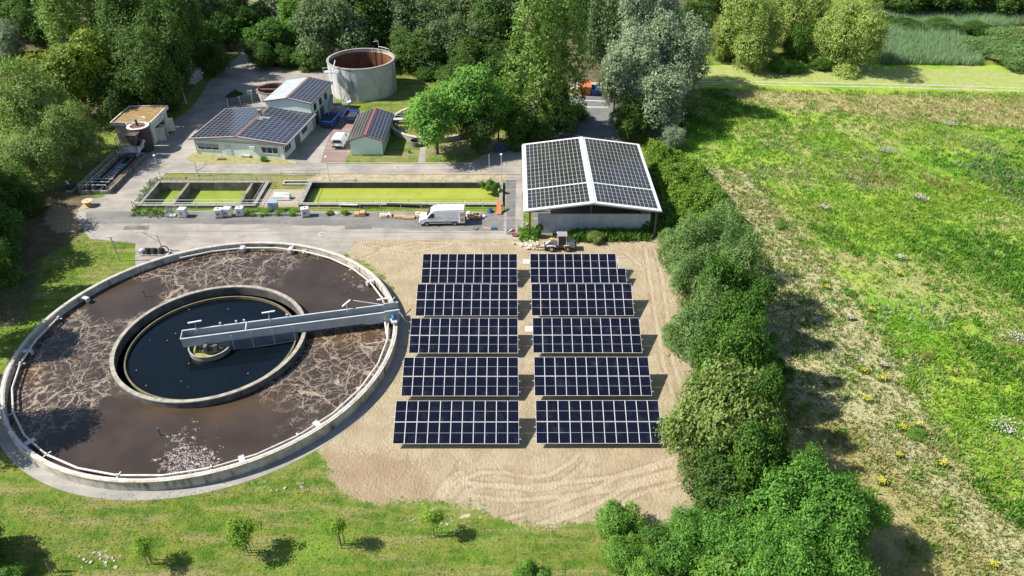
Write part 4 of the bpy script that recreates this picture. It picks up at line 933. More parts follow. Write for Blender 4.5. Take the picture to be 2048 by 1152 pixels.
# ------------------------------------------------------------------ small equipment in the yard
def put(px, py, z=0): x, y = G(px, py, z); return (x, y, z)
def ibc(px, py, label, rz=0., cloudy=None, cage=False, name='liquid_tank_container'):
    t = thing(name, label, 'liquid tank', put(px, py), rz, 'white liquid tanks along the basin edge')
    MB().box(-.6, -.5, 0, .6, .5, .04).box(-.6, -.5, .04, -.45, .5, .14).box(-.08, -.5, .04, .08, .5, .14).box(.45, -.5, .04, .6, .5, .14).box(-.6, -.5, .14, .6, .5, .18).build('pallet', WOOD if not cage else GALV, t)
    if not cage:
        b = MB().box(-.58, -.48, .18, .58, .48, 1.45).build('tank_body', PLAST, t, bevel=.09, seg=3)
        MB().cyl(0, 0, .13, 1.44, 1.52, 14).build('cap', DARKST if cloudy else PLAST, b)
        MB().box(-.28, -.5, .55, .12, -.475, .95).build('label_plate', M('grey_plate', (.16, .17, .18), None, .6), b)
    f = MB(); mt = GALV
    zs = (.25, .55, .85, 1.15, 1.42)
    for z in zs:
        for a, b_ in (((-.6, -.5), (.6, -.5)), ((.6, -.5), (.6, .5)), ((.6, .5), (-.6, .5)), ((-.6, .5), (-.6, -.5))): f.tube((*a, z), (*b_, z), .014, 4)
    for k in range(5):
        x_ = -.6 + .3 * k
        for y_ in (-.5, .5): f.tube((x_, y_, .18), (x_, y_, 1.42), .014, 4)
    f.build('cage', mt, t); return t
ibc(368, 433, 'white tank container on timber pallet, leftmost of the closed white ones', R(-6))
ibc(440, 434, 'white tank container left of the touching pair at the basin edge', R(8), True)
ibc(457, 432, 'white tank container right of the touching pair at the basin edge', R(-4))
ibc(482, 431, 'single white tank container just right of the touching pair', R(4), True)
ibc(612, 432, 'lone white tank container standing right of the blue-topped cabinet', R(14), True)
ibc(344, 432, 'empty wire cage of a tank container, at the far left', R(0), cage=True)
t = thing('control_cabinet', 'grey control cabinet with blue sloping top at the basin railing', 'cabinet', put(548, 421))
MB().box(-.7, -.4, .25, .7, .4, 1.5).build('body', GREYP, t, bevel=.02); MB().prism([(-.45, 1.5), (.45, 1.5), (.45, 1.75), (-.45, 1.55)], -.78, .78, 'x').build('roof', M('blue_sheet', (.25, .36, .50), None, .5), t); MB().box(-.6, -.3, 0, .6, .3, .25).build('base', CONCD, t)
MB().box(-.02, -.42, .3, .02, -.4, 1.45).build('door_gap', DARKST, t)
t = thing('tank_hood', 'white sheet-metal hood lying on the gravel between the basins', 'hood', put(565, 398)); 
MB().add([(-1.35, -.65, .15), (1.35, -.65, .15), (1.35, .65, .15), (-1.35, .65, .15), (-1.25, -.5, .75), (1.25, -.5, .62), (1.25, .5, .85), (-1.25, .5, .98)], [(0, 1, 5, 4), (1, 2, 6, 5), (2, 3, 7, 6), (3, 0, 4, 7), (4, 5, 6, 7), (0, 3, 2, 1)]).build('hood', PLAST, t, bevel=.04); MB().box(-1.3, -.6, 0, 1.3, .6, .15).build('base', DARKST, t)
MB().box(-1.3, -.02, .78, 1.3, .02, .93).build('fold', PLAST, t)
# retaining strip with weeds in front
tag(MB().box(0, 0, 0, 9.9, .18, .45).build('low_kerb_wall', CONCW, loc=(G(488, 432)[0], G(488, 432)[1], 0)), 'low concrete kerb wall holding weeds in front of the basins', 'wall')
# orange board, blue sacks, tools
tag(MB().box(-.35, -1.1, .0, .35, 1.1, .08).build('orange_board', ORANGE, loc=(G(998, 424)[0], G(998, 424)[1], .75)), 'orange panel lying at the right end of the long basin', 'panel')
bpy.context.view_layer.objects
o = bpy.data.objects['orange_board']; o.rotation_euler = (R(38), 0, 0)
def lump(name, label, cat, loc, sx, sy, sz, mat, seed=0, group=None):
    rg = random.Random(seed); b = MB(); n, m_ = 12, 6; v = [(0, 0, sz)]
    for j in range(1, m_):
        ph = math.pi / 2 * j / (m_ - 1)
        for i in range(n):
            a = 2 * math.pi * i / n; k = 1 + rg.uniform(-.18, .18); v.append((sx * math.sin(ph) * math.cos(a) * k, sy * math.sin(ph) * math.sin(a) * k, max(0, sz * math.cos(ph) * (1 + rg.uniform(-.15, .15)))))
    f = [(0, 1 + i, 1 + (i + 1) % n) for i in range(n)]
    for j in range(m_ - 2): f += [(1 + j * n + i, 1 + (j + 1) * n + i, 1 + (j + 1) * n + (i + 1) % n, 1 + j * n + (i + 1) % n) for i in range(n)]
    b.add(v, f); o = b.build(name, mat, None, loc=loc, smooth=False); return tag(o, label, cat, group)
BLUES = M('blue_sack', (.03, .12, .25), (.02, .07, .16), .7, 5, b=.3)
lump('sack', 'blue filled sack between the basin and orange panel', 'sack', put(980, 424), .45, .45, .75, BLUES, 1)
def pallet(px, py, label, load=0, rz=0., seed=0, name='pallet_stack'):
    t = thing(name, label, 'pallet', put(px, py), rz); rg = random.Random(seed)
    MB().box(-.9, -.55, 0, -.7, .55, .12).box(-.1, -.55, 0, .1, .55, .12).box(.7, -.55, 0, .9, .55, .12).box(-.9, -.55, .12, .9, .55, .16).build('pallet', WOOD, t)
    if load == 1:
        MB().box(-.85, -.5, .16, -.1, .5, .4).build('timber_box', WOOD, t, bevel=.02); MB().box(.05, -.52, .16, .85, .5, .62).build('timber_box', WOOD, t, bevel=.02)
    elif load == 2:
        for k in range(5):
            o = MB().box(-.38, -.24, 0, .38, .24, .17).build('bag', SACK, t, loc=(-.5 + (k % 3) * .5, rg.uniform(-.2, .2), .16 + .17 * (k // 3)), bevel=.06); o.rotation_euler = (0, 0, rg.uniform(-.4, .4))
    elif load == 3:
        for k in range(4): MB().box(-.88, -.5 + k * .26, .16, .88, -.28 + k * .26, .26 + .03 * (k % 2)).build('board', WOOD, t)
    return t
pallet(720, 430, 'timber pallet with two wooden boxes by the basin wall', 1)
pallet(772, 433, 'pallet with tumbled pale bags at the left of the plank stacks', 2, R(4), 1)
pallet(800, 434, 'flat pallet of planks left of the white van', 3, R(-3), 2)
pallet(818, 436, 'plank pallet just left of the van bonnet', 3, R(2), 3)
pallet(843, 431, 'pallet with pale bags behind the van bonnet', 2, R(8), 4)
pallet(938, 431, 'pallet with pale bags directly behind the van doors', 2, R(80), 5)
pallet(950, 436, 'orange-brown timber box pallet right of the van', 1, R(0), 6)
lump('sack', 'crumpled white sack right of the timber pallet by the van', 'sack', put(967, 434), .5, .4, .35, PLAST, 3)
lump('sack', 'crumpled white sack on the ground among the pallets left of van', 'sack', put(779, 431), .45, .4, .5, PLAST, 4)
lump('stone_heap', 'heap of broken dark stones and weeds beside the basin wall', 'stones', put(677, 427), 1.2, .5, .35, CONCW, 9)
for (pa, pb, m_, l) in (((678, 414), (718, 415), GALV, 'pale steel pipe lying along the front wall of long basin'), ((716, 416), (756, 416), BLACKR, 'short black pipe lying right of pale pipe'), ((774, 413), (858, 416), BLACKR, 'long black gutter lying on the basin edge behind the pallets')):
    a, b = put(*pa), put(*pb); L = b[0] - a[0]; tag(MB().tube((0, 0, .45), (L, b[1] - a[1], .45), .16, 10).build('pipe', m_, loc=(a[0], a[1], 0)), l, 'pipe')
# tools on the paving
t = thing('tool_roll', 'small heap of green tools on paving behind the van', 'tools', put(953, 459)); MB().bar((-.5, 0, .08), (.4, .2, .08), .12, .1).bar((-.1, -.3, .1), (.3, .3, .1), .1, .1).build('tool', M('teal', (.05, .22, .18), None, .6), t)
t = thing('rucksack', 'blue bag with pink cloth beside it on the paving', 'bag', put(983, 458)); MB().box(-.1, -.25, 0, .7, .25, .3).build('bag', BLUES, t, bevel=.08); MB().bar((-1.2, .25, .06), (-.1, 0, .06), .3, .1).build('cloth', M('pink_cloth', (.5, .28, .22), None, .9), t)
t = thing('tool_heap', 'small heap of reddish tools at the end of dark ramp strip', 'tools', put(1021, 463))
for k, (a, b) in enumerate((((-.5, .2), (.4, .5)), ((-.3, -.3), (.2, .4)), ((.1, -.1), (.6, .3)))): MB().bar((*a, .08 + .04 * k), (*b, .1 + .04 * k), .18, .1).build('tool', (RUST, SACK, RUST)[k], t)
t = thing('round_tray', 'dull red round tray lying near the hall corner post', 'tray', put(1030, 471)); MB().cyl(0, 0, .45, 0, .12, 18, r2=.5).build('tray', M('dull_red', (.2, .05, .05), None, .7), t); MB().ring(0, 0, .44, .52, .12, .16, 18).build('rim', M('dull_red', (.2, .05, .05)), t)
t = thing('tyre_ring', 'old grey tyre lying beside the hall corner post', 'tyre', put(1050, 450)); MB().ring(0, 0, .28, .45, 0, .2, 20).build('tyre', CONCW, t, smooth=True)
# rubble heap
rg = random.Random(11); CH = M('broken_concrete', (.52, .45, .34), (.40, .34, .25), .9, 3); STN = M('lawn_stone_grey', (.36, .33, .25), (.27, .25, .18), .9, 3)
def chunk(loc, s, label, group, mat=CH, cat='rubble', name='rubble_block'):
    v = [(rg.uniform(.7, 1.1) * sx * s, rg.uniform(.5, .9) * sy * s, rg.uniform(.6, 1) * (s * .5 if sz > 0 else -.02)) for sz in (-1, 1) for sx, sy in ((-1, -1), (1, -1), (1, 1), (-1, 1))]
    o = MB().add(v, [(0, 3, 2, 1), (4, 5, 6, 7), (0, 1, 5, 4), (1, 2, 6, 5), (2, 3, 7, 6), (3, 0, 4, 7)]).build(name, mat, loc=loc); o.rotation_euler = (rg.uniform(-.3, .3), rg.uniform(-.3, .3), rg.uniform(0, 3)); return tag(o, label, cat, group)
for k in range(34):
    px, py = 1058 + rg.gauss(0, 13), 489 + rg.gauss(0, 4.0); x, y = G(px, py); chunk((x, y, .05), rg.uniform(.16, .42), 'pale broken concrete block in the heap left of the wheel loader', 'rubble heap left of the loader')
# pale stones in the lawn
for cx_, cy_, sx, sy, k, lab, gr in ((200, 1118, 55, 18, 22, 'pale flat stone among the scatter of stones in the bottom left lawn', 'stones in the bottom left lawn'), (580, 975, 42, 14, 10, 'pale flat stone in the row of stones below the round tank', 'stones below the round tank'),
                                     (905, 1050, 45, 30, 9, 'pale flat stone on the lawn right of the young tree nearest the sand', 'stones near the sand edge')):
    for _ in range(k):
        x, y = G(cx_ + rg.gauss(0, .55) * sx, cy_ + rg.gauss(0, .55) * sy); chunk((x, y, .01), rg.uniform(.08, .19), lab, gr, STN, 'stone', 'lawn_stone')
# cable drum
t = thing('cable_drum', 'wooden cable drum lying on its side at the grit channel', 'cable drum', put(178, 412))
MB().cyl(0, 0, .85, 0, .1, 28).build('flange', WOOD, t); MB().cyl(0, 0, .45, .1, .85, 24, r2=.45).build('core', WOOD, t); MB().cyl(0, 0, .85, .85, .95, 28).build('flange', M('pale_timber', (.50, .40, .27), (.42, .32, .2), .8, 3), t); MB().cyl(0, 0, .09, .95, .97, 10).build('hub_hole', BLACKR, t)
# davits
def davit(px, py, label, s=1., pump=False):
    t = thing('hoist_davit', label, 'hoist', put(px, py))
    MB().tube((0, 0, 0), (0, 0, 1.9 * s), .06, 8).tube((0, 0, 1.9 * s), (-.1 * s, 0, 2.2 * s), .05, 8).build('mast', GREYP, t)
    MB().tube((0, 0, .9 * s), (1.9 * s, .2, 2.0 * s), .05, 8).build('jib', GREYP, t); MB().tube((-.1, 0, 2.2 * s), (1.9 * s, .2, 2.0 * s), .02, 6).build('cable', DARKST, t); MB().cyl(0, 0, .16, 0, .3, 12).build('base', GALV, t)
davit(396, 352, 'small grey swivel hoist behind the divided basin')
t = thing('hoist_davit', 'grey swivel hoist over the black pumps behind the clarifier', 'hoist', put(328, 503))
MB().tube((0, 0, 0), (-.4, .1, 2.6), .07, 8).build('mast', GREYP, t); MB().tube((-.3, .1, 2.5), (-2.4, .3, 3.0), .05, 8).tube((-.25, .1, 1.5), (-2.4, .3, 3.0), .05, 8).build('jib', GREYP, t)
t = thing('pump_set', 'group of black pumps and hoses on a slab behind the clarifier', 'pumps', put(313, 509))
MB().box(-2.0, -.5, 0, 1.8, .7, .2).build('slab', CONCW, t)
for k, x_ in enumerate((-1.3, -.4, .6)): MB().tube((x_, -.3, .55), (x_ + .3, .5, .55), .32, 12).cyl(x_, .1, .18, .2, 1.0, 10).build('pump', BLACKR, t)
for k in range(8):
    a, b = R(-20 + k * 25), R(5 + k * 25); MB().tube((1.2 + .6 * math.cos(a), .2, .7 + .6 * math.sin(a)), (1.2 + .6 * math.cos(b), .2, .7 + .6 * math.sin(b)), .07, 8).build('hose', BLACKR, t)
MB().box(-2.2, -.3, .2, -1.8, .3, .8).build('junction_box', PLAST, t)
# manholes
for (px, py, l, r_) in ((400, 328, 'round pale manhole cover in the road before office', .42), (795, 335, 'round pale manhole cover in the road below the ash trees', .4), (644, 468, 'round manhole cover in the light paving above the clarifier', .42)):
    t = thing('manhole_cover', l, 'manhole', put(px, py)); MB().ring(0, 0, r_, r_ + .16, 0, .03, 24).build('frame', COPE, t); MB().cyl(0, 0, r_, 0, .035, 24).build('cover', M('manhole_lid', (.30, .27, .24), (.2, .18, .16), .8, 5), t)
x, y = G(444, 319); tag(MB().box(-.8, -.35, 0, .8, .35, .04).build('floor_grate', BLACKR, loc=(x, y, .03)), 'black floor grate in the paving before office door', 'grate')
# barrels by the hall
for (px, py, l) in ((993, 303, 'blue plastic barrel left of its twin in the tree shade'), (1008, 303, 'blue plastic barrel nearer the carport roof in tree shade')):
    t = thing('barrel', l, 'barrel', put(px, py)); MB().cyl(0, 0, .36, 0, .2, 20, r2=.42).cyl(0, 0, .42, .2, .95, 20).cyl(0, 0, .42, .95, 1.2, 20, r2=.34).build('body', BLUEP, t, smooth=True); MB().ring(0, 0, .41, .45, .55, .62, 20).build('hoop', DARKST, t)
for (px, py, l) in ((1027, 302, 'black rubbish bin left of two in the shade'), (1036, 302, 'black rubbish bin right of two in the shade')):
    t = thing('rubbish_bin', l, 'bin', put(px, py)); MB().add([(-.25, -.3, .1), (.25, -.3, .1), (.25, .3, .1), (-.25, .3, .1), (-.32, -.38, 1.05), (.32, -.38, 1.05), (.32, .38, 1.05), (-.32, .38, 1.05)], [(0, 3, 2, 1), (4, 5, 6, 7), (0, 1, 5, 4), (1, 2, 6, 5), (2, 3, 7, 6), (3, 0, 4, 7)]).build('body', BLACKR, t); MB().box(-.34, -.42, 1.05, .34, .4, 1.12).build('lid', DARKST, t, bevel=.02)
tag(MB().box(-.2, -.2, 0, .2, .2, .6).build('green_box', M('green_plastic', (.02, .25, .12), None, .6), loc=put(819, 306), bevel=.05), 'small green plastic box on the lawn right of shed', 'box')
t = thing('marker_post', 'thin pale post standing on the lawn below the round basin', 'post', put(872, 291)); MB().tube((0, 0, 0), (0, 0, 1.6), .05, 6).build('post', GALV, t); MB().box(-.12, -.03, 1.4, .12, .03, 1.6).build('sign_plate', PLAST, t)

# ------------------------------------------------------------------ skips
def skip_bin(x, y, rz, label, mat, L=4.0, W=2.0, H=1.5, full=True):
    t = thing('waste_skip', label, 'skip', (x, y, 0), rz); a = .45
    o = [(-L / 2 + a, -W / 2 + .15), (L / 2 - a, -W / 2 + .15), (L / 2 - a, W / 2 - .15), (-L / 2 + a, W / 2 - .15)]; u = [(-L / 2, -W / 2), (L / 2, -W / 2), (L / 2, W / 2), (-L / 2, W / 2)]
    k = .06; oi = [(px * .96, py * .96) for px, py in o]; ui = [(px * .965, py * .94) for px, py in u]
    v = [(*p, .15) for p in o] + [(*p, H) for p in u] + [(*p, .25) for p in oi] + [(*p, H) for p in ui]
    f = [(0, 3, 2, 1)] + [(i, (i + 1) % 4, 4 + (i + 1) % 4, 4 + i) for i in range(4)] + [(4 + i, 4 + (i + 1) % 4, 12 + (i + 1) % 4, 12 + i) for i in range(4)] + [(8 + i, 12 + i, 12 + (i + 1) % 4, 8 + (i + 1) % 4) for i in range(4)] + [(8, 9, 10, 11)]
    MB().add(v, f).build('body', mat, t, fix=False)
    MB().bar((-L / 2, -W / 2 - .02, H), (L / 2, -W / 2 - .02, H), .1, .12).bar((-L / 2, W / 2 + .02, H), (L / 2, W / 2 + .02, H), .1, .12).bar((-L / 2, -W / 2, H), (-L / 2, W / 2, H), .1, .12).bar((L / 2, -W / 2, H), (L / 2, W / 2, H), .1, .12).build('rim', mat, t)
    for xx in (-.9, .9):
        for s_ in (-1, 1): MB().bar((xx, s_ * (W / 2 - .12), .2), (xx, s_ * (W / 2 + .03), H - .05), .1, .1).build('rib', mat, t)
    for s_ in (-1, 1): MB().box(s_ * 1.0 - .12, -W / 2 + .2, 0, s_ * 1.0 + .12, W / 2 - .2, .15).build('runner', DARKST, t)
    if full: MB().box(-L / 2 + .22, -W / 2 + .16, .3, L / 2 - .22, W / 2 - .16, H - .4).build('load', M('black_waste', (.03, .028, .025), (.06, .05, .04), .9, 2), t)
    return t
x, y = G(661, 250); skip_bin(x, y, R(80), 'blue waste skip with dark load under the conveyor at annex wall', BLUEP, 4.4, 2.5, 1.6)
x, y = G(704, 242); skip_bin(x, y, R(84), 'blue waste skip between the shed roof and the storage tank', BLUEP, 3.6, 2.4, 1.6)
x, y = G(1170, 186); t = skip_bin(x, y, R(88), 'rusty orange skip standing open at the far end of the car park', ORANGE, 4.0, 2.3, 1.9, False); MB().box(-2, -1.15, 1.9, .3, 1.15, 2.0).build('lid', ORANGE, t)
x, y = G(1190, 188); skip_bin(x, y, R(88), 'blue skip half hidden by silver leaves beside the orange skip', BLUEP, 3.2, 1.8, 1.4, False)
t = thing('screw_conveyor', 'grey inclined conveyor reaching from annex wall over the blue skip', 'conveyor', (-35.6, 138.6, 0), R(-8))
MB().bar((-.6, 4.2, 3.3), (.6, -1.2, 2.5), .6, .45).build('trough', M('green_grey', (.20, .25, .24), None, .6), t); MB().tube((.4, -1.0, 0), (.4, -1.0, 2.4), .08, 6).tube((-.2, 3, 0), (-.2, 3, 3), .08, 6).build('support', GREYP, t)
t = thing('screw_conveyor', 'grey conveyor running towards the second blue skip beside big tank', 'conveyor', (-34.0, 141.8, 0), R(-20))
MB().bar((-1.6, 0, 1.6), (2.6, -.4, 2.5), .55, .4).build('trough', M('grey_green', (.28, .29, .27), None, .6), t); MB().tube((-1, 0, 0), (-1, 0, 1.7), .08, 6).tube((2, -.3, 0), (2, -.3, 2.4), .08, 6).build('support', GREYP, t); MB().tube((2.2, -.6, 2.6), (2.9, -.3, 2.9), .3, 12).build('motor', GALV, t)

# ------------------------------------------------------------------ vehicles
def wheelset(parent, xs, yy, r=.36, wd=.25, rim=None, name='wheel'):
    rim = rim or M('wheel_rim', (.35, .35, .36), None, .4, 1, .6)
    for x_ in xs:
        for s_ in (-1, 1):
            tmp = thing_part(name, parent, (x_, s_ * yy, r))
            MB().tube((0, -wd / 2, 0), (0, wd / 2, 0), r, 24).build('tyre', BLACKR, tmp, bevel=.03)
            MB().tube((0, s_ * wd / 2 - .02 * s_, 0), (0, s_ * (wd / 2 + .015), 0), r * .58, 18).build('rim', rim, tmp)
def thing_part(name, parent, loc):
    o = bpy.data.objects.new(name, None); COL.objects.link(o); o.parent = parent; o.location = loc; return o
# paving joints, kerbs and small clutter give the yard its wear
for k, (xa, ya, xb, yb) in enumerate(((300, 462, 1008, 466), (640, 486, 712, 484))): a_q = G(xa, ya); b_q = G(xb, yb); struct(MB().bar((a_q[0], a_q[1], .02), (b_q[0], b_q[1], .02), .07, .012).build('paving_joint', DARKASPH))
for (xa, ya, xb, yb) in ((330, 346.5, 1040, 349), (652, 327, 936, 326.5), (592, 327.5, 576, 322)): a_q = G(xa, ya); b_q = G(xb, yb); struct(MB().bar((a_q[0], a_q[1], .06), (b_q[0], b_q[1], .06), .16, .12).build('kerb', COPE))
def van_body(prof, hw, ztum, tum, mat, t, bevel=.07):
    """side profile lofted over 5 stations across, sides leaning in above ztum"""
    st = [(-1, 1), (-.96, 1), (.96, 1), (1, 1)]; v = []; n = len(prof)
    cx = sum(p[0] for p in prof) / n; cz = sum(p[1] for p in prof) / n
    for s_ in (-1, 1):
        for x_, z_ in prof: v.append((x_, s_ * (hw - max(0, z_ - ztum) * tum), z_))
    f = [(i, (i + 1) % n, n + (i + 1) % n, n + i) for i in range(n)] + [tuple(range(n - 1, -1, -1)), tuple(range(n, 2 * n))]
    return MB().add(v, f).build('body', mat, t, bevel=bevel, seg=3, smooth=True)
def big_van():
    x, y = G(886, 452); t = thing('panel_van', 'long high-roof white panel van with rear doors open by the basin', 'van', (x, y + .95, 0), R(180 + 2))
    # local +x is the front
    L = 6.9; x0 = -3.3
    prof = [(3.55, .42), (3.6, .75), (3.48, 1.05), (3.3, 1.18), (2.45, 1.42), (1.75, 2.28), (1.35, 2.55), (.8, 2.68), (x0 + .1, 2.70), (x0, 2.6), (x0, .42)]
    hw = 1.0; zt = 1.2; tm = .09; b = van_body(prof, hw, zt, tm, WHITEV, t)
    yy = lambda z: hw - max(0, z - zt) * tm
    gl = MB(); e = .012
    gl.quad((2.42, -.78, 1.47), (2.42, .78, 1.47), (1.80, .72, 2.25), (1.80, -.72, 2.25)); o_ = Vector((.81, 0, .58)) * .02
    w_ = gl.build('windscreen', CARGL, t, loc=tuple(o_), fix=False)
    for s_ in (-1, 1):
        g = MB().add([(2.25, s_ * (yy(1.45) + e), 1.4), (1.25, s_ * (yy(1.35) + e), 1.35), (1.2, s_ * (yy(2.1) + e), 2.1), (1.65, s_ * (yy(2.1) + e), 2.1)], [(0, 1, 2, 3)]); g.build('side_window', CARGL, t)
        MB().box(-2.2, s_ * (hw + .0) - .02, .62, 2.6, s_ * (hw + .0) + .02, .78).build('rub_strip', BLACKR, t)
        MB().box(1.95, s_ * 1.08 - .1, 1.35, 2.15, s_ * 1.08 + .1, 1.65).build('mirror', BLACKR, t, bevel=.03)
        MB().add([(3.44, s_ * .62, .85), (3.44, s_ * .98, .85), (3.2, s_ * 1.005, 1.16), (3.35, s_ * .62, 1.14)], [(0, 1, 2, 3)]).build('headlight', M('headlight_glass', (.5, .52, .55), None, .1), t)
        sl = MB()
        sl.box(1.1, s_ * (yy(1.5)) - .008, .5, 1.115, s_ * yy(1.2) + .006, 2.3); sl.box(-.35, s_ * hw - .008, .5, -.335, s_ * hw + .006, 2.3)
        sl.build('door_seam', M('seam', (.3, .3, .31), None, .6), t)
        for (xa, xb) in ((-.2, .95), (-1.5, -.5), (-2.75, -1.65)): MB().add([(xa, s_ * (yy(1.5) + .006), 1.3), (xb, s_ * (yy(1.5) + .006), 1.3), (xb, s_ * (yy(2.2) + .006), 2.2), (xa, s_ * (yy(2.2) + .006), 2.2)], [(0, 1, 2, 3)]).build('side_pressing', M('van_panel', (.70, .72, .74), None, .3), t)
    MB().box(3.45, -.98, .35, 3.66, .98, .62).build('bumper', BLACKR, t, bevel=.05); MB().box(3.42, -.5, .68, 3.585, .5, .98).build('grille', BLACKR, t)
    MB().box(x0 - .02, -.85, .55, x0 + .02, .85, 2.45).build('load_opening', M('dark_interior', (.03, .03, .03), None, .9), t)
    MB().box(x0 - .15, -.95, .38, x0 + .05, .95, .52).build('rear_step', BLACKR, t)
    wheelset(t, (2.45, -1.75), .9, .36, .24)
    for s_ in (-1, 1):
        for xx in (2.45, -1.75): MB().tube((xx, s_ * 1.0, .38), (xx, s_ * 1.008, .38), .43, 24).build('wheel_arch', BLACKR, t)
    WP = M('tan_pane', (.50, .36, .18), None, .5)  # one even tan for both rear door panes
    # near door folded back against the flank, far door standing open
    d = MB().box(x0 + .02, .99, .55, x0 + .82, 1.05, 2.5).build('rear_door', WHITEV, t, bevel=.03)
    MB().box(x0 + .12, 1.05, 1.6, x0 + .72, 1.06, 2.2).box(x0 + .12, 1.05, .8, x0 + .72, 1.06, 1.35).build('door_pane', WP, d)
    d = MB().box(x0 - .06, -1.75, .55, x0, -1.0, 2.75).build('rear_door', WHITEV, t, bevel=.03)
    for z in (.8, 1.8): MB().box(x0 - .14, .96, z, x0 + .02, 1.02, z + .15).build('hinge', BLACKR, t)
big_van()
def small_van():
    x, y = G(677, 299); t = thing('small_van', 'small white delivery van parked beside the mint shed', 'van', (x + .05, y + 2.5, 0), R(86)); t.scale = (1.14, 1.14, 1.14)
    prof = [(2.15, .35), (2.2, .75), (2.05, .98), (1.25, 1.12), (.6, 1.72), (.2, 1.82), (-1.9, 1.86), (-2.12, 1.75), (-2.2, .95), (-2.2, .35)]
    van_body(prof, .9, 1.0, .14, WHITEV, t)
    MB().quad((-2.225, -.66, 1.08), (-2.225, .66, 1.08), (-2.165, .6, 1.55), (-2.165, -.6, 1.55)).build('rear_window', CARGL, t, fix=False)
    MB().quad((1.27, -.68, 1.16), (1.27, .68, 1.16), (.66, .62, 1.68), (.66, -.62, 1.68)).build('windscreen', CARGL, t, loc=(.015, 0, .02), fix=False)
    for s_ in (-1, 1):
        MB().add([(1.1, s_ * .905, 1.1), (.1, s_ * .905, 1.1), (.1, s_ * .84, 1.6), (.65, s_ * .84, 1.6)], [(0, 1, 2, 3)]).build('side_window', CARGL, t)
        MB().box(-2.225, s_ * .8 - .06, .85, -2.19, s_ * .8 + .06, 1.35).build('tail_light', M('red_lens', (.35, .03, .02), None, .3), t)
    MB().box(-2.3, -.86, .35, -2.15, .86, .6).build('bumper', BLACKR, t, bevel=.03); MB().box(-2.32, -.26, .62, -2.21, .26, .73).build('number_plate', PLAST, t)
    wheelset(t, (1.35, -1.3), .82, .31, .2)
small_van()
def loader():
    x, y = G(1120, 505); t = thing('wheel_loader', 'small wheel loader with fork parked between rubble heap and hall', 'wheel loader', (x, y + .9, 0), R(180))
    GL = M('loader_grey', (.42, .41, .40), (.34, .33, .32), .5, 2); YL = M('loader_yellow', (.60, .38, .07), (.50, .30, .06), .5, 2)
    MB().prism([(-2.1, .55), (-2.1, 1.25), (-1.9, 1.5), (-.7, 1.55), (-.55, .55)], -.55, .55).build('engine_cover', GL, t, bevel=.08)
    MB().prism([(-.6, .5), (-.6, .85), (1.3, .8), (1.3, .45)], -.4, .4).build('chassis', DARKST, t)
    MB().box(-.95, -.6, .85, .35, .6, 1.1).build('floor', DARKST, t)
    cab = thing_part('cab', t, (0, 0, 0))
    for xx, yy in ((-.9, -.6), (-.9, .6), (.3, -.6), (.3, .6)): MB().bar((xx, yy, 1.05), (xx * .9, yy * .95, 2.45), .07, .07).build('pillar', GALV, cab)
    MB().box(-.98, -.66, 2.45, .42, .66, 2.55).build('cab_roof', M('purple_grey_roof', (.28, .27, .31), None, .5), cab, bevel=.03)
    MB().box(-.85, -.56, 1.1, .25, .56, 2.44).build('cab_glass', CARGL, cab)
    MB().box(-.7, -.3, 1.1, -.2, .3, 1.5).build('seat', BLACKR, cab)
    MB().prism([(.4, .9), (.45, 1.5), (1.1, 1.75), (1.3, 1.55), (2.15, .75), (1.95, .55), (1.1, 1.2), (.8, .8)], -.16, .16).build('lift_arm', GL, t, bevel=.03)
    MB().bar((.5, 0, 1.5), (1.35, 0, 1.62), .3, .22).bar((.45, -.25, 1.0), (.9, -.2, 1.8), .14, .16).bar((1.1, -.2, 1.75), (1.9, -.2, 1.35), .12, .14).build('tilt_ram', YL, t, bevel=.02)
    MB().box(2.05, -.65, .15, 2.2, .65, .85).build('fork_carriage', DARKST, t)
    for s_ in (-1, 1): MB().box(2.2, s_ * .38 - .06, .1, 3.4, s_ * .38 + .06, .17).build('fork', RUST, t)
    for s_ in (-1, 1): MB().prism([(1.9, .8), (1.8, .95), (1.05, 1.0), (.6, .85), (.6, .75), (1.05, .9), (1.75, .85)], s_ * .62 - .18, s_ * .62 + .18).build('mudguard', GL, t)
    for s_ in (-1, 1): MB().prism([(-.5, .9), (-.7, 1.05), (-1.3, 1.08), (-1.3, .98), (-.75, .95), (-.6, .8)], s_ * .62 - .18, s_ * .62 + .18).build('mudguard', GL, t)
    for xx in (1.2, -1.1):
        for s_ in (-1, 1):
            wl = thing_part('wheel', t, (xx, s_ * .68, .45)); MB().tube((0, -.18, 0), (0, .18, 0), .45, 26).build('tyre', BLACKR, wl, bevel=.04); MB().tube((0, s_ * .17, 0), (0, s_ * .2, 0), .25, 18).build('rim', GL if xx > 0 else M('dusty_red', (.25, .14, .11), None, .7), wl); MB().tube((0, s_ * .19, 0), (0, s_ * .24, 0), .08, 12).build('hub', PLAST, wl)
    for s_ in (-1, 1): MB().box(.38, s_ * .55 - .07, 2.3, .5, s_ * .55 + .07, 2.45).build('work_light', PLAST, t)
    MB().box(-2.35, -.5, .5, -2.1, .5, .95).build('counterweight', DARKST, t)
loader()

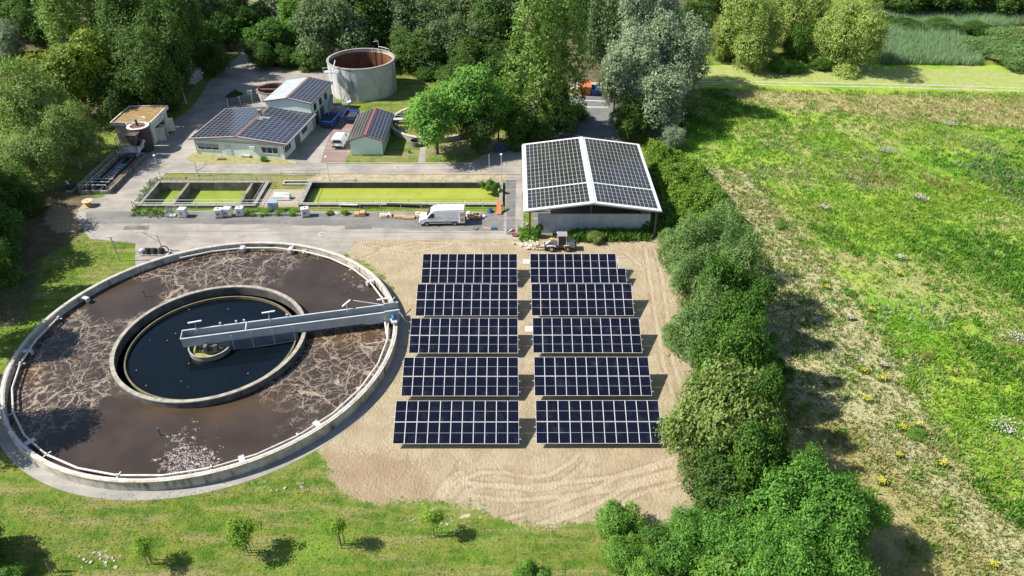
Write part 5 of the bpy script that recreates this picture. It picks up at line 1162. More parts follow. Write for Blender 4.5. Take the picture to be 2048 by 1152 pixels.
# ------------------------------------------------------------------ foliage
def leafmat(name, dark, light, trans=.34, back=None, rough=.6):
    m, n, bs = newmat(name); out = n.nodes['Material Output']
    at = nd(n, 'ShaderNodeAttribute'); at.attribute_name = 'tone'; oi = nd(n, 'ShaderNodeObjectInfo'); tc = nd(n, 'ShaderNodeTexCoord')
    nz = ramp(n, noise(n, tc.outputs['Object'], .55, 3, .6), .38, .62)
    t = math_(n, 'ADD', math_(n, 'MULTIPLY', at.outputs['Fac'], .65), math_(n, 'MULTIPLY', nz, .35))
    c = mixc(n, t, dark, light)
    c = mixc(n, math_(n, 'MULTIPLY', oi.outputs['Random'], .25), c, tuple(v * .6 for v in dark))
    if back:
        g = nd(n, 'ShaderNodeNewGeometry'); c = mixc(n, g.outputs['Backfacing'], c, back)
    lk(n, c, bs.inputs['Base Color']); bs.inputs['Roughness'].default_value = rough; bs.inputs['Specular IOR Level'].default_value = .3
    tr = nd(n, 'ShaderNodeBsdfTranslucent'); lk(n, mixc(n, 1., c, (1.0, 1.0, .45), 'MULTIPLY'), tr.inputs['Color']); mx = nd(n, 'ShaderNodeMixShader'); mx.inputs[0].default_value = trans
    lk(n, bs.outputs[0], mx.inputs[1]); lk(n, tr.outputs[0], mx.inputs[2]); lk(n, mx.outputs[0], out.inputs['Surface']); return m
def leaves_from(P, N, size, asp, rng, tone, mat, name, parent=None, droop=0.):
    """one bent rhombus per point"""
    n = len(P); T = rng.normal(size=(n, 3)); T[:, 2] -= droop * 2; T -= (T * N).sum(1, keepdims=True) * N; T /= np.linalg.norm(T, axis=1, keepdims=True) + 1e-9
    B = np.cross(N, T); L = size * rng.uniform(.6, 1.25, (n, 1)); W = L * asp
    bend = N * L * .22
    V = np.stack([P - T * L, P - B * W + bend, P + T * L, P + B * W + bend], 1).reshape(-1, 3)
    F = np.arange(4 * n).reshape(n, 4); return np_mesh(name, V, F, mat, tone, parent)
def crown_pts(seed, a, b, nl, nleaf, shape='round', lobe=(.28, .46), clump=5, spread=1.3, leaf=.2, low=-.98):
    rng = np.random.default_rng(seed)
    if shape == 'column':
        z = rng.uniform(-.95, .98, nl); rad = np.sqrt(np.clip(1 - np.abs(z) ** 2.4, .02, 1)) * a * rng.uniform(.25, .8, nl); th_ = rng.uniform(0, 6.283, nl)
        C = np.stack([rad * np.cos(th_), rad * np.sin(th_), z * b], 1); LR = a * rng.uniform(.26, .42, nl) * (1.1 - .45 * np.clip(z, 0, 1)); sq = 2.0
    else:
        D = rng.normal(size=(nl, 3)); D /= np.linalg.norm(D, axis=1, keepdims=True); D[:, 2] = np.where(D[:, 2] < low, -D[:, 2], D[:, 2])
        k = rng.uniform(.32, .82, (nl, 1)); az = np.arctan2(D[:, 1], D[:, 0]); env = 1 + .22 * np.sin(2 * az + rng.uniform(0, 6.28)) + .15 * np.sin(3 * az + rng.uniform(0, 6.28)); C = D * k * np.array([a, a, b]) * env[:, None]; LR = a * rng.uniform(lobe[0] * .7, lobe[1] * 1.15, nl); sq = b / a * .9 if b < a else 1.
        if shape == 'round': C[:, :2] *= 1.0
    w_ = LR ** 2; w_ = w_ / w_.sum(); ns = nleaf // clump
    li = rng.choice(nl, ns, p=w_); U = rng.normal(size=(ns, 3)); U /= np.linalg.norm(U, axis=1, keepdims=True)
    U[:, 2] = np.where((U[:, 2] < -.6) & (rng.random(ns) < .6), -U[:, 2], U[:, 2])
    r = LR[li] * np.where(rng.random(ns) < .10, rng.uniform(1.1, 1.42, ns), rng.uniform(.72, 1.08, ns)) * (1 + .14 * np.sin(U[:, 0] * 6 + li) * np.sin(U[:, 1] * 7 + 2 * li))
    S = C[li] + U * r[:, None] * np.array([1, 1, sq])
    d = np.full(ns, 9.)
    for j in range(nl):
        q = (S - C[j]) / (LR[j] * np.array([1, 1, sq])); dj = np.linalg.norm(q, axis=1); dj[li == j] = 9; d = np.minimum(d, dj)
    keep = d > .74; S = S[keep]; U = U[keep]; li = li[keep]
    P = np.repeat(S, clump, 0) + rng.normal(size=(len(S) * clump, 3)) * leaf * spread * np.array([1, 1, .8]); Uo = np.repeat(U, clump, 0)
    N = Uo * .8 + rng.normal(size=P.shape) * .5 + np.array([-.1, 0, .4]); N /= np.linalg.norm(N, axis=1, keepdims=True)
    lt = rng.uniform(0, 1, nl); st = rng.uniform(0, 1, len(S))
    tone = np.clip(.45 * np.repeat(lt[li], clump) + .25 * np.repeat(st, clump) + .3 * rng.random(len(P)), 0, 1)
    return P, N, tone, rng, C, LR
BARK = M('bark', (.13, .10, .075), (.07, .055, .045), .9, 4, b=.5); BIRCHB = M('birch_bark', (.42, .40, .36), (.14, .12, .10), .8, 6)
LM = {
 'maple': leafmat('leaf_maple', (.085, .150, .014), (.27, .34, .032)),
 'dark': leafmat('leaf_dark', (.030, .082, .014), (.125, .225, .035)),
 'mid': leafmat('leaf_mid', (.040, .125, .014), (.150, .285, .040)),
 'bright': leafmat('leaf_bright', (.080, .210, .022), (.235, .42, .065)),
 'ash': leafmat('leaf_ash', (.085, .225, .025), (.235, .45, .085)),
 'poplar': leafmat('leaf_poplar', (.065, .150, .018), (.27, .41, .085)),
 'silver': leafmat('leaf_silver', (.080, .140, .060), (.31, .40, .235), .15, back=(.47, .52, .42)),
 'grey': leafmat('leaf_greygreen', (.070, .130, .050), (.225, .315, .14)),
 'willow': leafmat('leaf_willow', (.15, .235, .040), (.40, .50, .135)),
 'birch': leafmat('leaf_birch', (.12, .215, .04), (.345, .455, .145)),
 'acacia': leafmat('leaf_acacia', (.050, .165, .018), (.19, .40, .060)),
 'sapling': leafmat('leaf_sapling', (.14, .28, .025), (.34, .50, .06), .45),
 'olive': leafmat('leaf_olive', (.080, .165, .020), (.34, .41, .13)),
 'privet': leafmat('leaf_privet', (.09, .19, .045), (.28, .41, .145)),
}
PROTO = {}
#        kind: (a, b, lobes, leaves, leaf, aspect, shape, clump, spread, droop, lobe range)
SPEC = {
 'maple': (6, 5.2, 50, 30000, .23, .62, 'round', 6, 1.3, 0, (.22, .34)),
 'dark': (6, 6, 48, 30000, .24, .62, 'round', 6, 1.4, 0, (.24, .36)),
 'mid': (4, 3.6, 40, 24000, .17, .6, 'round', 6, 1.4, 0, (.24, .36)),
 'bright': (3, 2.6, 34, 17000, .14, .58, 'round', 6, 1.4, 0, (.24, .38)),
 'ash': (5, 5, 40, 22000, .24, .46, 'round', 8, 1.4, .3, (.20, .31)),
 'poplar': (4.5, 12, 150, 46000, .22, .66, 'column', 5, 1.1, 0, (.28, .42)),
 'silver': (6, 6, 64, 36000, .20, .6, 'round', 6, 1.4, 0, (.19, .32)),
 'grey': (5, 5.5, 48, 28000, .20, .55, 'round', 6, 1.4, 0, (.22, .34)),
 'willow': (7, 7, 44, 50000, .23, .40, 'round', 8, 1.4, .6, (.22, .34)),
 'birch': (6.5, 7, 70, 44000, .22, .42, 'round', 8, 1.6, 1.0, (.20, .31)),
 'olive': (5, 3.6, 60, 30000, .19, .45, 'round', 8, 1.3, .6, (.18, .29)),
 'acacia': (5, 3.8, 44, 46000, .15, .45, 'round', 8, 1.5, .2, (.20, .36)),
 'sapling': (1, 1.1, 14, 3400, .08, .6, 'round', 5, 1.6, 0, (.30, .5)),
 'privet': (4, 3.6, 46, 30000, .13, .55, 'round', 7, 1.5, 0, (.24, .36)),
}
def proto(kind, var):
    k = (kind, var)
    if k in PROTO: return PROTO[k]
    a, b, nl, nleaf, leaf, asp, shp, cl, sp_, dr, lb = SPEC[kind]
    P, N, tone, rng, C, LR = crown_pts(hash_(kind) + var * 17, a, b, nl, nleaf, shp, lb, cl, sp_, leaf)
    cr = leaves_from(P, N, leaf, asp, rng, tone, LM[kind], 'crown', None, dr)
    # trunk with limbs, unit height = from the ground to crown centre
    t = MB(); h = b + 2.2 if shp != 'column' else b + .8
    t.tube((0, 0, -.2), (.1, 0, h * .55), a * .055, 9, r2=a * .042).tube((.1, 0, h * .55), (0, .1, h + b * .45), a * .042, 8, r2=a * .012)
    idx = np.argsort(-LR)[:16]
    for j in idx:
        c = C[j]; z0 = h * .45 + (.35 * h) * (j % 5) / 5
        if shp == 'column': z0 = max(.6, h + c[2] - 2.2)
        m_ = Vector((c[0] * .55, c[1] * .55, (z0 + h + c[2]) / 2)); t.tube((.05, 0, z0), m_, a * .022, 6, r2=a * .014).tube(m_, (c[0], c[1], h + c[2]), a * .014, 5, r2=a * .005)
    tr = t.build('trunk', BIRCHB if kind == 'birch' else BARK, None, smooth=True)
    COL.objects.unlink(cr); COL.objects.unlink(tr)
    PROTO[k] = (cr, tr, a, b, h); return PROTO[k]
def hash_(s_): return sum(ord(c) * (i + 3) for i, c in enumerate(s_)) % 1000
_rt = random.Random(77)
def tree(kind, X, Y, zc, a, b, label, name=None, cat='tree', group=None, var=None, rz=None):
    var = _rt.randrange(2) if var is None else var; cr0, tr0, pa, pb, h = proto(kind, var)
    t = thing(name or cat.replace(' ', '_'), label, cat, (X, Y, 0), _rt.uniform(0, 6.28) if rz is None else rz, group)
    c = cr0.copy(); COL.objects.link(c); c.parent = t; c.location = (0, 0, zc); c.scale = (a / pa, a / pa, b / pb)
    k = tr0.copy(); COL.objects.link(k); k.parent = t; k.scale = (a / pa, a / pa, zc / h); return t
def treep(kind, px, py, zc, a, b, label, **k): x, y = G(px, py, zc); return tree(kind, x, y, zc, a, b, label, **k)

T = treep
# --- wood on the left
T('maple', 152, 150, 8.5, 8.8, 6.6, 'yellow-green maple lit by sun, in front of the dark wood at upper left', name='maple_tree')
T('poplar', 135, 35, 12, 5.6, 12.5, 'tall pale-leaved poplar with sunlit left edge rising behind the yellow-green maple', name='poplar_tree')
T('poplar', 195, 28, 12, 5.0, 12, 'second tall poplar, shaded, right of the sunlit-edged poplar at upper left', name='poplar_tree')
T('silver', 12, 78, 4, 4.6, 4.0, 'small silver-leaved willow at the left edge of the photo above the reeds', name='willow_tree')
T('mid', 30, 38, 5, 5, 4.5, 'mid-green tree behind the silver willow at the left edge')
T('dark', 75, 55, 5.5, 4.5, 5.0, 'dark tree between silver willow and the sunlit-edged poplar')
T('dark', 20, 0, 7, 7, 6, 'dark tree in the top left corner of the photo'); T('dark', 90, -5, 8, 6, 7, 'dark tree behind the sunlit-edged poplar at the top edge')
T('dark', 255, 60, 12, 6.2, 9, 'tall dark tree right of the two upper left poplars'); T('grey', 300, 25, 11, 6, 8, 'grey-green tall tree at the top edge behind the dark wood')
T('dark', 312, 92, 10, 6.0, 8, 'big dark tree in the middle of left wood above the transformer hut'); T('dark', 282, 126, 9, 5.6, 7, 'dark tree right of the yellow-green maple')
T('dark', 255, 183, 5.5, 4.6, 4.6, 'dark tree leaning over the lawn behind the mossy-roofed building'); T('dark', 228, 212, 4.2, 3.6, 3.8, 'dark tree between birch and mossy-roofed building')
T('dark', 308, 150, 8.5, 5.0, 7, 'dark tree right behind the mossy-roofed building'); T('dark', 345, 192, 2.8, 2.2, 2.6, 'dark bush beside the lamp post and the road', name='bush', cat='bush')
T('dark', 342, 100, 9.5, 5.0, 8, 'dark tree just left of the transformer hut'); T('dark', 355, 50, 11, 5.5, 8, 'tall shaded tree at the right end of upper left wood')
T('mid', 405, 82, 4.8, 4.8, 4.6, 'sunlit bright shrub above the hut on the left side of the access road', name='large_shrub', cat='shrub')
T('mid', 448, 58, 4.8, 4.8, 4.4, 'sunlit shrub beside the access road, middle one of the left row', name='large_shrub', cat='shrub')
T('mid', 492, 42, 4.2, 4.6, 4.0, 'sunlit shrub farthest along the left side of access road', name='large_shrub', cat='shrub')
T('dark', 420, 118, 3.4, 4.2, 3.4, 'shaded shrub below the sunlit shrubs at the access road bend', name='large_shrub', cat='shrub')
T('grey', 400, 25, 8, 5.5, 7, 'grey-green tree behind the sunlit roadside shrubs'); T('dark', 455, 10, 7, 6, 6, 'dark tree at the top edge left of the distant road'); T('dark', 520, 28, 4, 4.0, 3.6, 'dark rounded shrub just below the distant road', name='large_shrub', cat='shrub')
T('mid', 540, 78, 4.6, 6.0, 4.6, 'wide dark-green bush mass right of the access road', name='large_shrub', cat='shrub'); T('mid', 590, 78, 4.4, 4.8, 4.2, 'sunlit shrub left of the grey-green trees behind the storage tank', name='large_shrub', cat='shrub')
T('bright', 598, 30, 5, 5.5, 5.0, 'light green tree right of the distant road at top edge'); T('dark', 520, 108, 3.2, 3.6, 3.0, 'dark bush at the paved corner opposite the hut', name='bush', cat='bush')
T('mid', 610, 116, 2.4, 2.9, 2.4, 'low bush at the paved edge left of the storage tank', name='bush', cat='bush'); T('bright', 640, 122, 2.0, 2.2, 2.0, 'small light bush touching the left side of the storage tank', name='bush', cat='bush')
T('dark', 575, 112, 2.6, 3.4, 2.6, 'dark low bush along the paved edge between two roadside bushes', name='bush', cat='bush')
# --- band behind the tank
for (px, py, zc, a, b, k, l) in ((650, 58, 8.5, 6.2, 7.5, 'grey', 'grey-green willow immediately left behind the storage tank'), (702, 25, 9, 6.2, 8, 'grey', 'grey-green willow directly behind the storage tank at top edge'),
        (745, 50, 7.5, 5.5, 6.5, 'dark', 'shaded tree behind the right half of storage tank'), (790, 28, 8.5, 6, 7.5, 'grey', 'grey-green tree right of the storage tank at the top edge'),
        (838, 52, 7, 5.2, 6, 'grey', 'grey-green tree between storage tank and the cone-shaped grey shrub'), (905, 88, 5.5, 4.8, 5.8, 'grey', 'grey cone-shaped shrub standing forward behind the ash trees'),
        (880, 8, 8, 6, 7, 'dark', 'dark tree at the top edge above the cone-shaped grey shrub'), (940, 20, 8, 5.5, 7, 'grey', 'grey-green tree at the top edge left of the tall poplar'),
        (985, 55, 7.5, 5.5, 6.5, 'dark', 'shaded dark tree left of the tall poplar'), (1005, 10, 8, 5, 7, 'grey', 'grey-leaved tree touching the tall poplar at the top edge'),
        (955, 112, 4.0, 4.4, 4.0, 'dark', 'deeply shaded tree behind the right ash tree'), (820, 100, 4.5, 4.5, 4.2, 'dark', 'shaded bush right behind the storage tank'), (600, -8, 8, 6, 7, 'grey', 'grey tree cut by the top edge above the light green roadside tree')):
    T(k, px, py, zc, a * 1.25, b * 1.12, l)
for (px, py, a, l) in ((850, 148, 2.6, 'low sunlit hedge bush behind the lawn right of the storage tank'), (885, 150, 2.4, 'low hedge bush left of the ash crown edge'), (1150, 225, 3., 'shaded bush at the left kerb of the car park')):
    T('mid', px, py, 1.3, a, 1.6, l, name='hedge_bush', cat='bush')
for (px, py, l) in ((860, 118, 'shaded undergrowth tree between the hedge bushes and cone-shaped shrub'), (925, 142, 'shaded undergrowth bush right behind the ash crown'), (1000, 120, 'shaded undergrowth left of the tall poplar trunk'), (740, 92, 'shaded undergrowth bush directly behind the big storage tank'), (700, -12, 'distant dark tree above the storage tank at the very top')):
    T('dark', px, py, 3.5, 4.6, 3.6, l)
# --- poplar and silver trees
tree('poplar', 4.3, 129.5, 12.8, 4.9, 13.0, 'tall sunlit Lombardy poplar between ash trees and car park', name='poplar_tree', var=0)
tree('poplar', 9.0, 133.0, 12.5, 4.3, 12.5, 'tall shaded poplar right beside the sunlit poplar at the car park', name='poplar_tree', var=1)
T('mid', 1018, 205, 5.0, 3.9, 5.0, 'loose grey-green tree filling the gap left of the poplar foot'); T('mid', 1040, 255, 3.2, 3.4, 3.2, 'green bush at the foot of the tall sunlit poplar', name='bush', cat='bush')
T('dark', 1075, 262, 2.6, 2.6, 2.6, 'dark bush under the tall sunlit poplar beside parking edge', name='bush', cat='bush'); T('dark', 1112, 205, 5, 3.0, 5, 'dark ivy-like growth between poplar trunks and car park')
T('silver', 1300, 42, 15, 8.6, 9.5, 'huge silver-leaved tree, highest crown right of the car park', name='silver_tree'); T('silver', 1348, 112, 11, 6.8, 8, 'silver-leaved tree on the meadow side of the silver group', name='silver_tree')
T('silver', 1258, 130, 10, 6.6, 7.5, 'silver-leaved tree in the middle of the silver group beside car park', name='silver_tree'); T('silver', 1315, 195, 6.5, 6.8, 6.6, 'lowest front silver-leaved tree at the meadow corner', name='silver_tree')
T('grey', 1215, 60, 12, 5.0, 9, 'grey-green tree on the left side of the silver group at top edge', name='grey_tree'); T('grey', 1232, 165, 6, 3.2, 5.5, 'grey-green lower tree hanging over the blue skip', name='grey_tree')
T('dark', 1262, 235, 4.5, 3.6, 4.2, 'dark shaded tree at the right edge of the parking lot under silver leaves'); T('silver', 1345, 272, 2.2, 2.6, 2.2, 'small silver sapling bush behind the hall roof corner', name='silver_bush', cat='bush')
T('dark', 1180, 40, 8, 4, 8, 'dark tree in the gap between poplars and silver trees'); T('dark', 1100, -5, 7, 8, 7, 'dark tree behind the poplars at the very top edge')
T('dark', 1395, 45, 5, 4.5, 5, 'dark tree behind the silver group at the meadow side'); T('willow', 1400, 5, 6, 5, 5, 'light willow at the top edge behind the silver group', name='willow_tree')
# --- willows on the meadow edge
T('willow', 1495, 58, 7.6, 9.0, 8.2, 'big rounded yellow-green willow, left of the two largest beside the track', name='willow_tree', var=0)
T('willow', 1702, 70, 7.6, 8.6, 8.0, 'big rounded yellow-green willow, right of the two largest beside the track', name='willow_tree', var=1)
T('willow', 1598, 28, 8, 8.2, 8, 'willow set back between the two big rounded willows', name='willow_tree'); T('willow', 1512, 108, 4, 3.0, 4.2, 'small willow in front of the left big willow', name='willow_tree')
T('mid', 1592, 92, 4.4, 3.2, 4.4, 'bushy green small tree between two big willows'); T('willow', 1442, 80, 4.6, 3.8, 4.6, 'smaller willow at the left side of the left big willow', name='willow_tree')
T('bright', 1562, 130, 1.6, 2.4, 1.7, 'low creeper-covered bush in front between big willows', name='bush', cat='bush'); T('bright', 1590, 132, 1.4, 2.2, 1.4, 'low green bush right of creeper-covered bush before willows', name='bush', cat='bush')
T('mid', 1640, 128, 1.3, 2.6, 1.4, 'low bush at the left foot of the right big willow', name='bush', cat='bush')
for k, (px, py, kk, a, l) in enumerate(((1450, -18, 'dark', 8, 'dark distant tree at top edge above the left big willow'), (1560, -20, 'dark', 8, 'dark distant tree at top edge between willows'), (1790, -6, 'dark', 7, 'dark distant tree at the top edge right of the right willow'),
        (1860, -10, 'dark', 8, 'dark distant tree at top edge above the left part of reeds'), (1930, -8, 'mid', 7, 'mid-green distant tree at the top edge above the reeds'), (2000, -6, 'dark', 8, 'dark distant tree at the top edge near the right corner'), (2070, -4, 'mid', 8, 'mid-green distant tree in the top right corner'))):
    T(kk, px, py, 5, a, 5.5, l)
for (px, py, a, b, l) in ((1810, 50, 5, 1.7, 'dark low willow scrub left in the band between the reeds'), (1880, 52, 5, 1.7, 'dark low willow scrub in the middle of the band between the reeds'), (1760, 44, 4.5, 1.6, 'dark scrub touching the right big willow in the reed band'), (1945, 60, 4.5, 1.8, 'dark scrub at the right end of the reed band')):
    T('dark', px, py, 1.4, a, b, l, name='scrub', cat='bush')
for (px, py, a, b, l) in ((1985, 95, 6.5, 2.6, 'wide dark-green sallow thicket beside the reeds, left lobe at right edge'), (2050, 80, 7.5, 3.4, 'wide dark-green sallow thicket at the right edge of the photo, upper lobe'), (2045, 118, 5.5, 2.2, 'dark sallow bush at the right edge just above the track')):
    T('privet', px, py, 2.0, a, b, l, name='sallow_thicket', cat='bush')
# --- birch and left edge
T('birch', 62, 222, 8.8, 7.4, 8.4, 'big drooping birch with pale fine leaves at the left edge', name='birch_tree', var=0); T('birch', 138, 268, 6.2, 4.6, 5.8, 'right-hand hanging crown of the drooping birch pair', name='birch_tree', var=1)
T('birch', 60, 318, 4.8, 5.6, 5.0, 'lower drooping birch under the big birch at left edge', name='birch_tree', var=1)
T('bright', 172, 288, 1.1, 1.1, 1.1, 'tiny bright bush on the lawn right of the birch', name='bush', cat='bush')
T('mid', 5, 395, 3.6, 4.0, 3.6, 'dark green shrub below the birch at the left edge', name='large_shrub', cat='shrub'); T('dark', 55, 400, 2.4, 2.8, 2.4, 'dark shrub right of the green shrub under the birch', name='large_shrub', cat='shrub')
T('mid', -10, 455, 3.6, 4.2, 3.6, 'green shrub second down the left edge below birch', name='large_shrub', cat='shrub'); T('mid', -35, 520, 3.2, 3.8, 3.2, 'shrub lowest on the left edge with sunlit leaves', name='large_shrub', cat='shrub')
for (x, y, a, b, zc, l) in ((-75, 88, 5.2, 5.5, 8.0, 'tree beyond the left edge casting shadow on the upper lawn'), (-70.5, 76.5, 4.6, 5, 9.5, 'tree beyond the left edge casting shadow across the upper tank'), (-66, 68.5, 3.8, 4.5, 9.5, 'tree beyond left edge shading the tank water in the middle'), (-59.5, 53.5, 4.4, 5, 9.5, 'tree beyond left edge whose shadow falls on lower tank'),
        (-78, 97, 5, 5, 7.5, 'tree beyond the left edge near the birch'), (-74, 80, 4.5, 5, 6, 'second tree beyond the left edge shading the upper lawn'), (-68, 61, 4, 4.5, 6, 'low tree beyond the left edge beside the tank')):
    tree('dark', x, y, zc, a, b, l)
T('dark', -45, 1100, 2.2, 2.6, 2.4, 'bush at bottom left corner throwing a round shadow on lawn', name='bush', cat='bush'); T('bright', 20, 1150, .9, 1.2, 1.0, 'small grey-green bush at the bottom left corner', name='bush', cat='bush')
# --- ash pair over the round basin
t = tree('ash', -13.3, 122.6, 7.0, 5.9, 5.2, 'bright green ash tree, left and nearer of the pair before the round basin', name='ash_tree', var=0, rz=0)
tree('ash', -7.2, 125.2, 10.2, 5.2, 6.0, 'bright green ash tree, taller right one of the pair before the round basin', name='ash_tree', var=1, rz=1)
tree('dark', -6.3, 123.4, 4.6, 3.6, 3.4, 'darker small tree below the taller ash with thin trunk', name='small_tree')
tree('ash', -2.5, 128.5, 4.6, 3.2, 3.8, 'loose green small tree between ash pair and poplar', name='small_tree')
# --- hedge between the solar field and the meadow
H_ = dict(name='large_shrub', cat='shrub')
T('privet', 1368, 504, 5.06, 3.08, 4.00, 'grey-green shrub at the far left end of the hedge near the hall', **H_); T('privet', 1428, 486, 5.73, 3.58, 4.76, 'pale green dense shrub at the far end of hedge', **H_)
T('privet', 1475, 524, 7.76, 3.54, 6.01, 'biggest pale green shrub on the meadow side of the hedge', var=0, **H_); T('privet', 1394, 556, 4.84, 2.91, 3.76, 'pale shrub on the sand side beside the second solar row', **H_)
T('mid', 1451, 586, 6.86, 3.08, 4.52, 'green shrub in the hedge gap beside the middle solar row', **H_); T('privet', 1406, 659, 5.28, 3.51, 4.73, 'silvery green shrub bulging over the sand beside the third solar table', var=1, **H_)
T('privet', 1350, 675, 1.6, 1.7, 1.7, 'small silvery bush at the sand edge below third solar row', name='bush', cat='bush'); T('mid', 1458, 672, 6.86, 2.85, 5.33, 'green shrub behind the silvery bulging shrub', **H_)
T('mid', 1480, 722, 7.08, 2.73, 5.33, 'dark green shrub in the hedge above the olive one', **H_); T('mid', 1438, 744, 6.41, 2.85, 4.68, 'bright edged shrub beside the fourth solar row', **H_)
T('mid', 1525, 794, 6.19, 2.14, 4.01, 'green shrub on the meadow side next to the olive shrub', **H_); T('bright', 1520, 690, 1.5, 1.8, 1.5, 'small bush at the meadow side of the hedge middle', name='bush', cat='bush')
T('olive', 1446, 849, 7.31, 5.12, 6.00, 'large olive-yellow shrub with hanging sprays beside the nearest solar table', var=0, **H_); T('olive', 1510, 864, 6.41, 2.73, 4.68, 'smaller olive shrub right of large olive-yellow one', var=1, **H_)
T('mid', 1495, 929, 6.86, 2.57, 4.68, 'fresh green shrub between olive shrub and the bottom acacias', **H_); T('dark', 1437, 969, 4.44, 3.14, 3.90, 'darkest blue-green shrub in the lower hedge', **H_); T('olive', 1401, 909, 3.94, 2.28, 2.92, 'low olive shrub at the sand edge right of nearest solar table', **H_)
T('acacia', 1587, 1014, 5.73, 4.75, 5.00, 'wide bright green acacia near the bottom right corner', name='acacia', cat='shrub'); T('acacia', 1662, 1089, 5.51, 3.98, 4.44, 'bright acacia on the meadow side at the bottom', name='acacia', cat='shrub')
T('acacia', 1482, 1074, 3.44, 3.80, 3.25, 'mid-green acacia in the middle of bottom thicket', name='acacia', cat='shrub'); T('acacia', 1572, 1144, 5.06, 3.80, 3.90, 'bright acacia cut by the bottom edge', name='acacia', cat='shrub')
T('acacia', 1387, 1084, 2.99, 3.04, 2.78, 'mid-green acacia at the left of bottom thicket', name='acacia', cat='shrub'); T('bright', 1452, 1154, 2.76, 2.85, 2.55, 'bright bush at the bottom edge in the thicket middle', name='bush', cat='bush')
T('mid', 1330, 1104, 2.32, 2.09, 2.09, 'green bush left of the bottom acacias', name='bush', cat='bush'); T('bright', 1235, 1040, 1.5, 1.9, 1.7, 'slender green bush standing on the sand edge at bottom', name='bush', cat='bush')
T('bright', 1245, 1105, 1.3, 1.7, 1.4, 'yellowish green bush on the lawn below the slender bush', name='bush', cat='bush'); T('bright', 1290, 1140, 1.2, 1.8, 1.3, 'green bush at the bottom edge left of the acacias', name='bush', cat='bush')
T('bright', 1055, 1148, .9, 1.3, 1.0, 'small bush cut off at the bottom edge centre', name='bush', cat='bush')
T('mid', 1501, 614, 5.80, 2.18, 3.94, 'dark green shrub behind the pale ones on meadow side', **H_); T('dark', 1534, 749, 3.40, 2.00, 3.19, 'shaded shrub on the meadow side above the olive pair', **H_)
T('privet', 1346, 474, 1.80, 1.89, 1.90, 'pale bush touching the right rear corner of the hall wall', name='bush', cat='bush')
T('acacia', 1698, 1024, 4.60, 2.85, 3.65, 'acacia lobe farthest right towards the dry grass', name='acacia', cat='shrub'); T('acacia', 1608, 964, 5.40, 2.53, 4.10, 'dark-green acacia at the upper edge of bottom thicket', name='acacia', cat='shrub')
# --- by the hall
for (px, py, a, b, k, l) in ((1190, 473, 1.6, .9, 'olive', 'yellow-green creeper bush before the hall wall centre'),
                             (1076, 466, .7, 1.4, 'mid', 'small bush at the left end of the hall wall'), (1290, 455, 1.4, 1.3, 'dark', 'dark bush behind the right end of hall wall')):
    T(k, px, py, .7, a, b, l, name='bush', cat='bush')
T('bright', 978, 371, .9, 1.1, 1.1, 'leafy shrub growing out of the basin at its right end', name='bush', cat='bush')
T('bright', 527, 318, .4, .6, .5, 'little green bush against the office front wall', name='bush', cat='bush'); T('dark', 470, 190, .8, 1.6, .9, 'low dark planting inside the dark mesh fence', name='bush', cat='bush'); T('mid', 320, 210, 4.3, .5, .4, 'weed growing on the mossy roof corner', name='weed', cat='plant')
T('mid', 990, 376, .9, .8, .9, 'darker small shrub beside the leafy one at the basin right end', name='bush', cat='bush')
for k, (px, a) in enumerate(((505, .9), (530, 1.0), (558, .8), (585, .9), (660, .6), (690, .6))): T('bright', px, 425, .3, a, .35, 'low green weed clump behind the kerb wall at the basin front', name='weeds', cat='plant', group='weeds along the basin front')
# --- staked young trees on the lawn
def young(px, py, h, a, label):
    x, y = G(px, py); t = thing('young_tree', label, 'young tree', (x, y, 0), _rt.uniform(0, 6), 'staked young trees on the lawn')
    cr0, tr0, pa, pb, hh = proto('sapling', int(px) % 3)
    if a:
        c = cr0.copy(); COL.objects.link(c); c.parent = t; c.location = (0, 0, h - a * .8); c.scale = (a / pa,) * 2 + (a * 1.0 / pb,)
    MB().tube((0, 0, 0), (.05, 0, h - a), .045, 7).build('trunk', BARK, t)
    for k in range(3): q = 2.1 * k; MB().tube((.32 * math.cos(q), .32 * math.sin(q), 0), (.28 * math.cos(q), .28 * math.sin(q), 1.7), .04, 7).build('stake', M('stake_timber', (.22, .17, .12), None, .8), t)
young(496, 1106, 3.9, 1.35, 'leafiest staked young tree, in the middle of the lawn row'); young(683, 1091, 3.3, .9, 'thin staked young tree with sparse crown, right of the leafiest one')
young(868, 1072, 3.4, .9, 'staked young tree nearest the sand beside pale stones'); young(303, 1126, 3.2, .95, 'leaning staked young tree left of the leafiest one'); young(108, 1146, 1.9, .0, 'leafless staked sapling at the bottom left beyond the scattered stones')

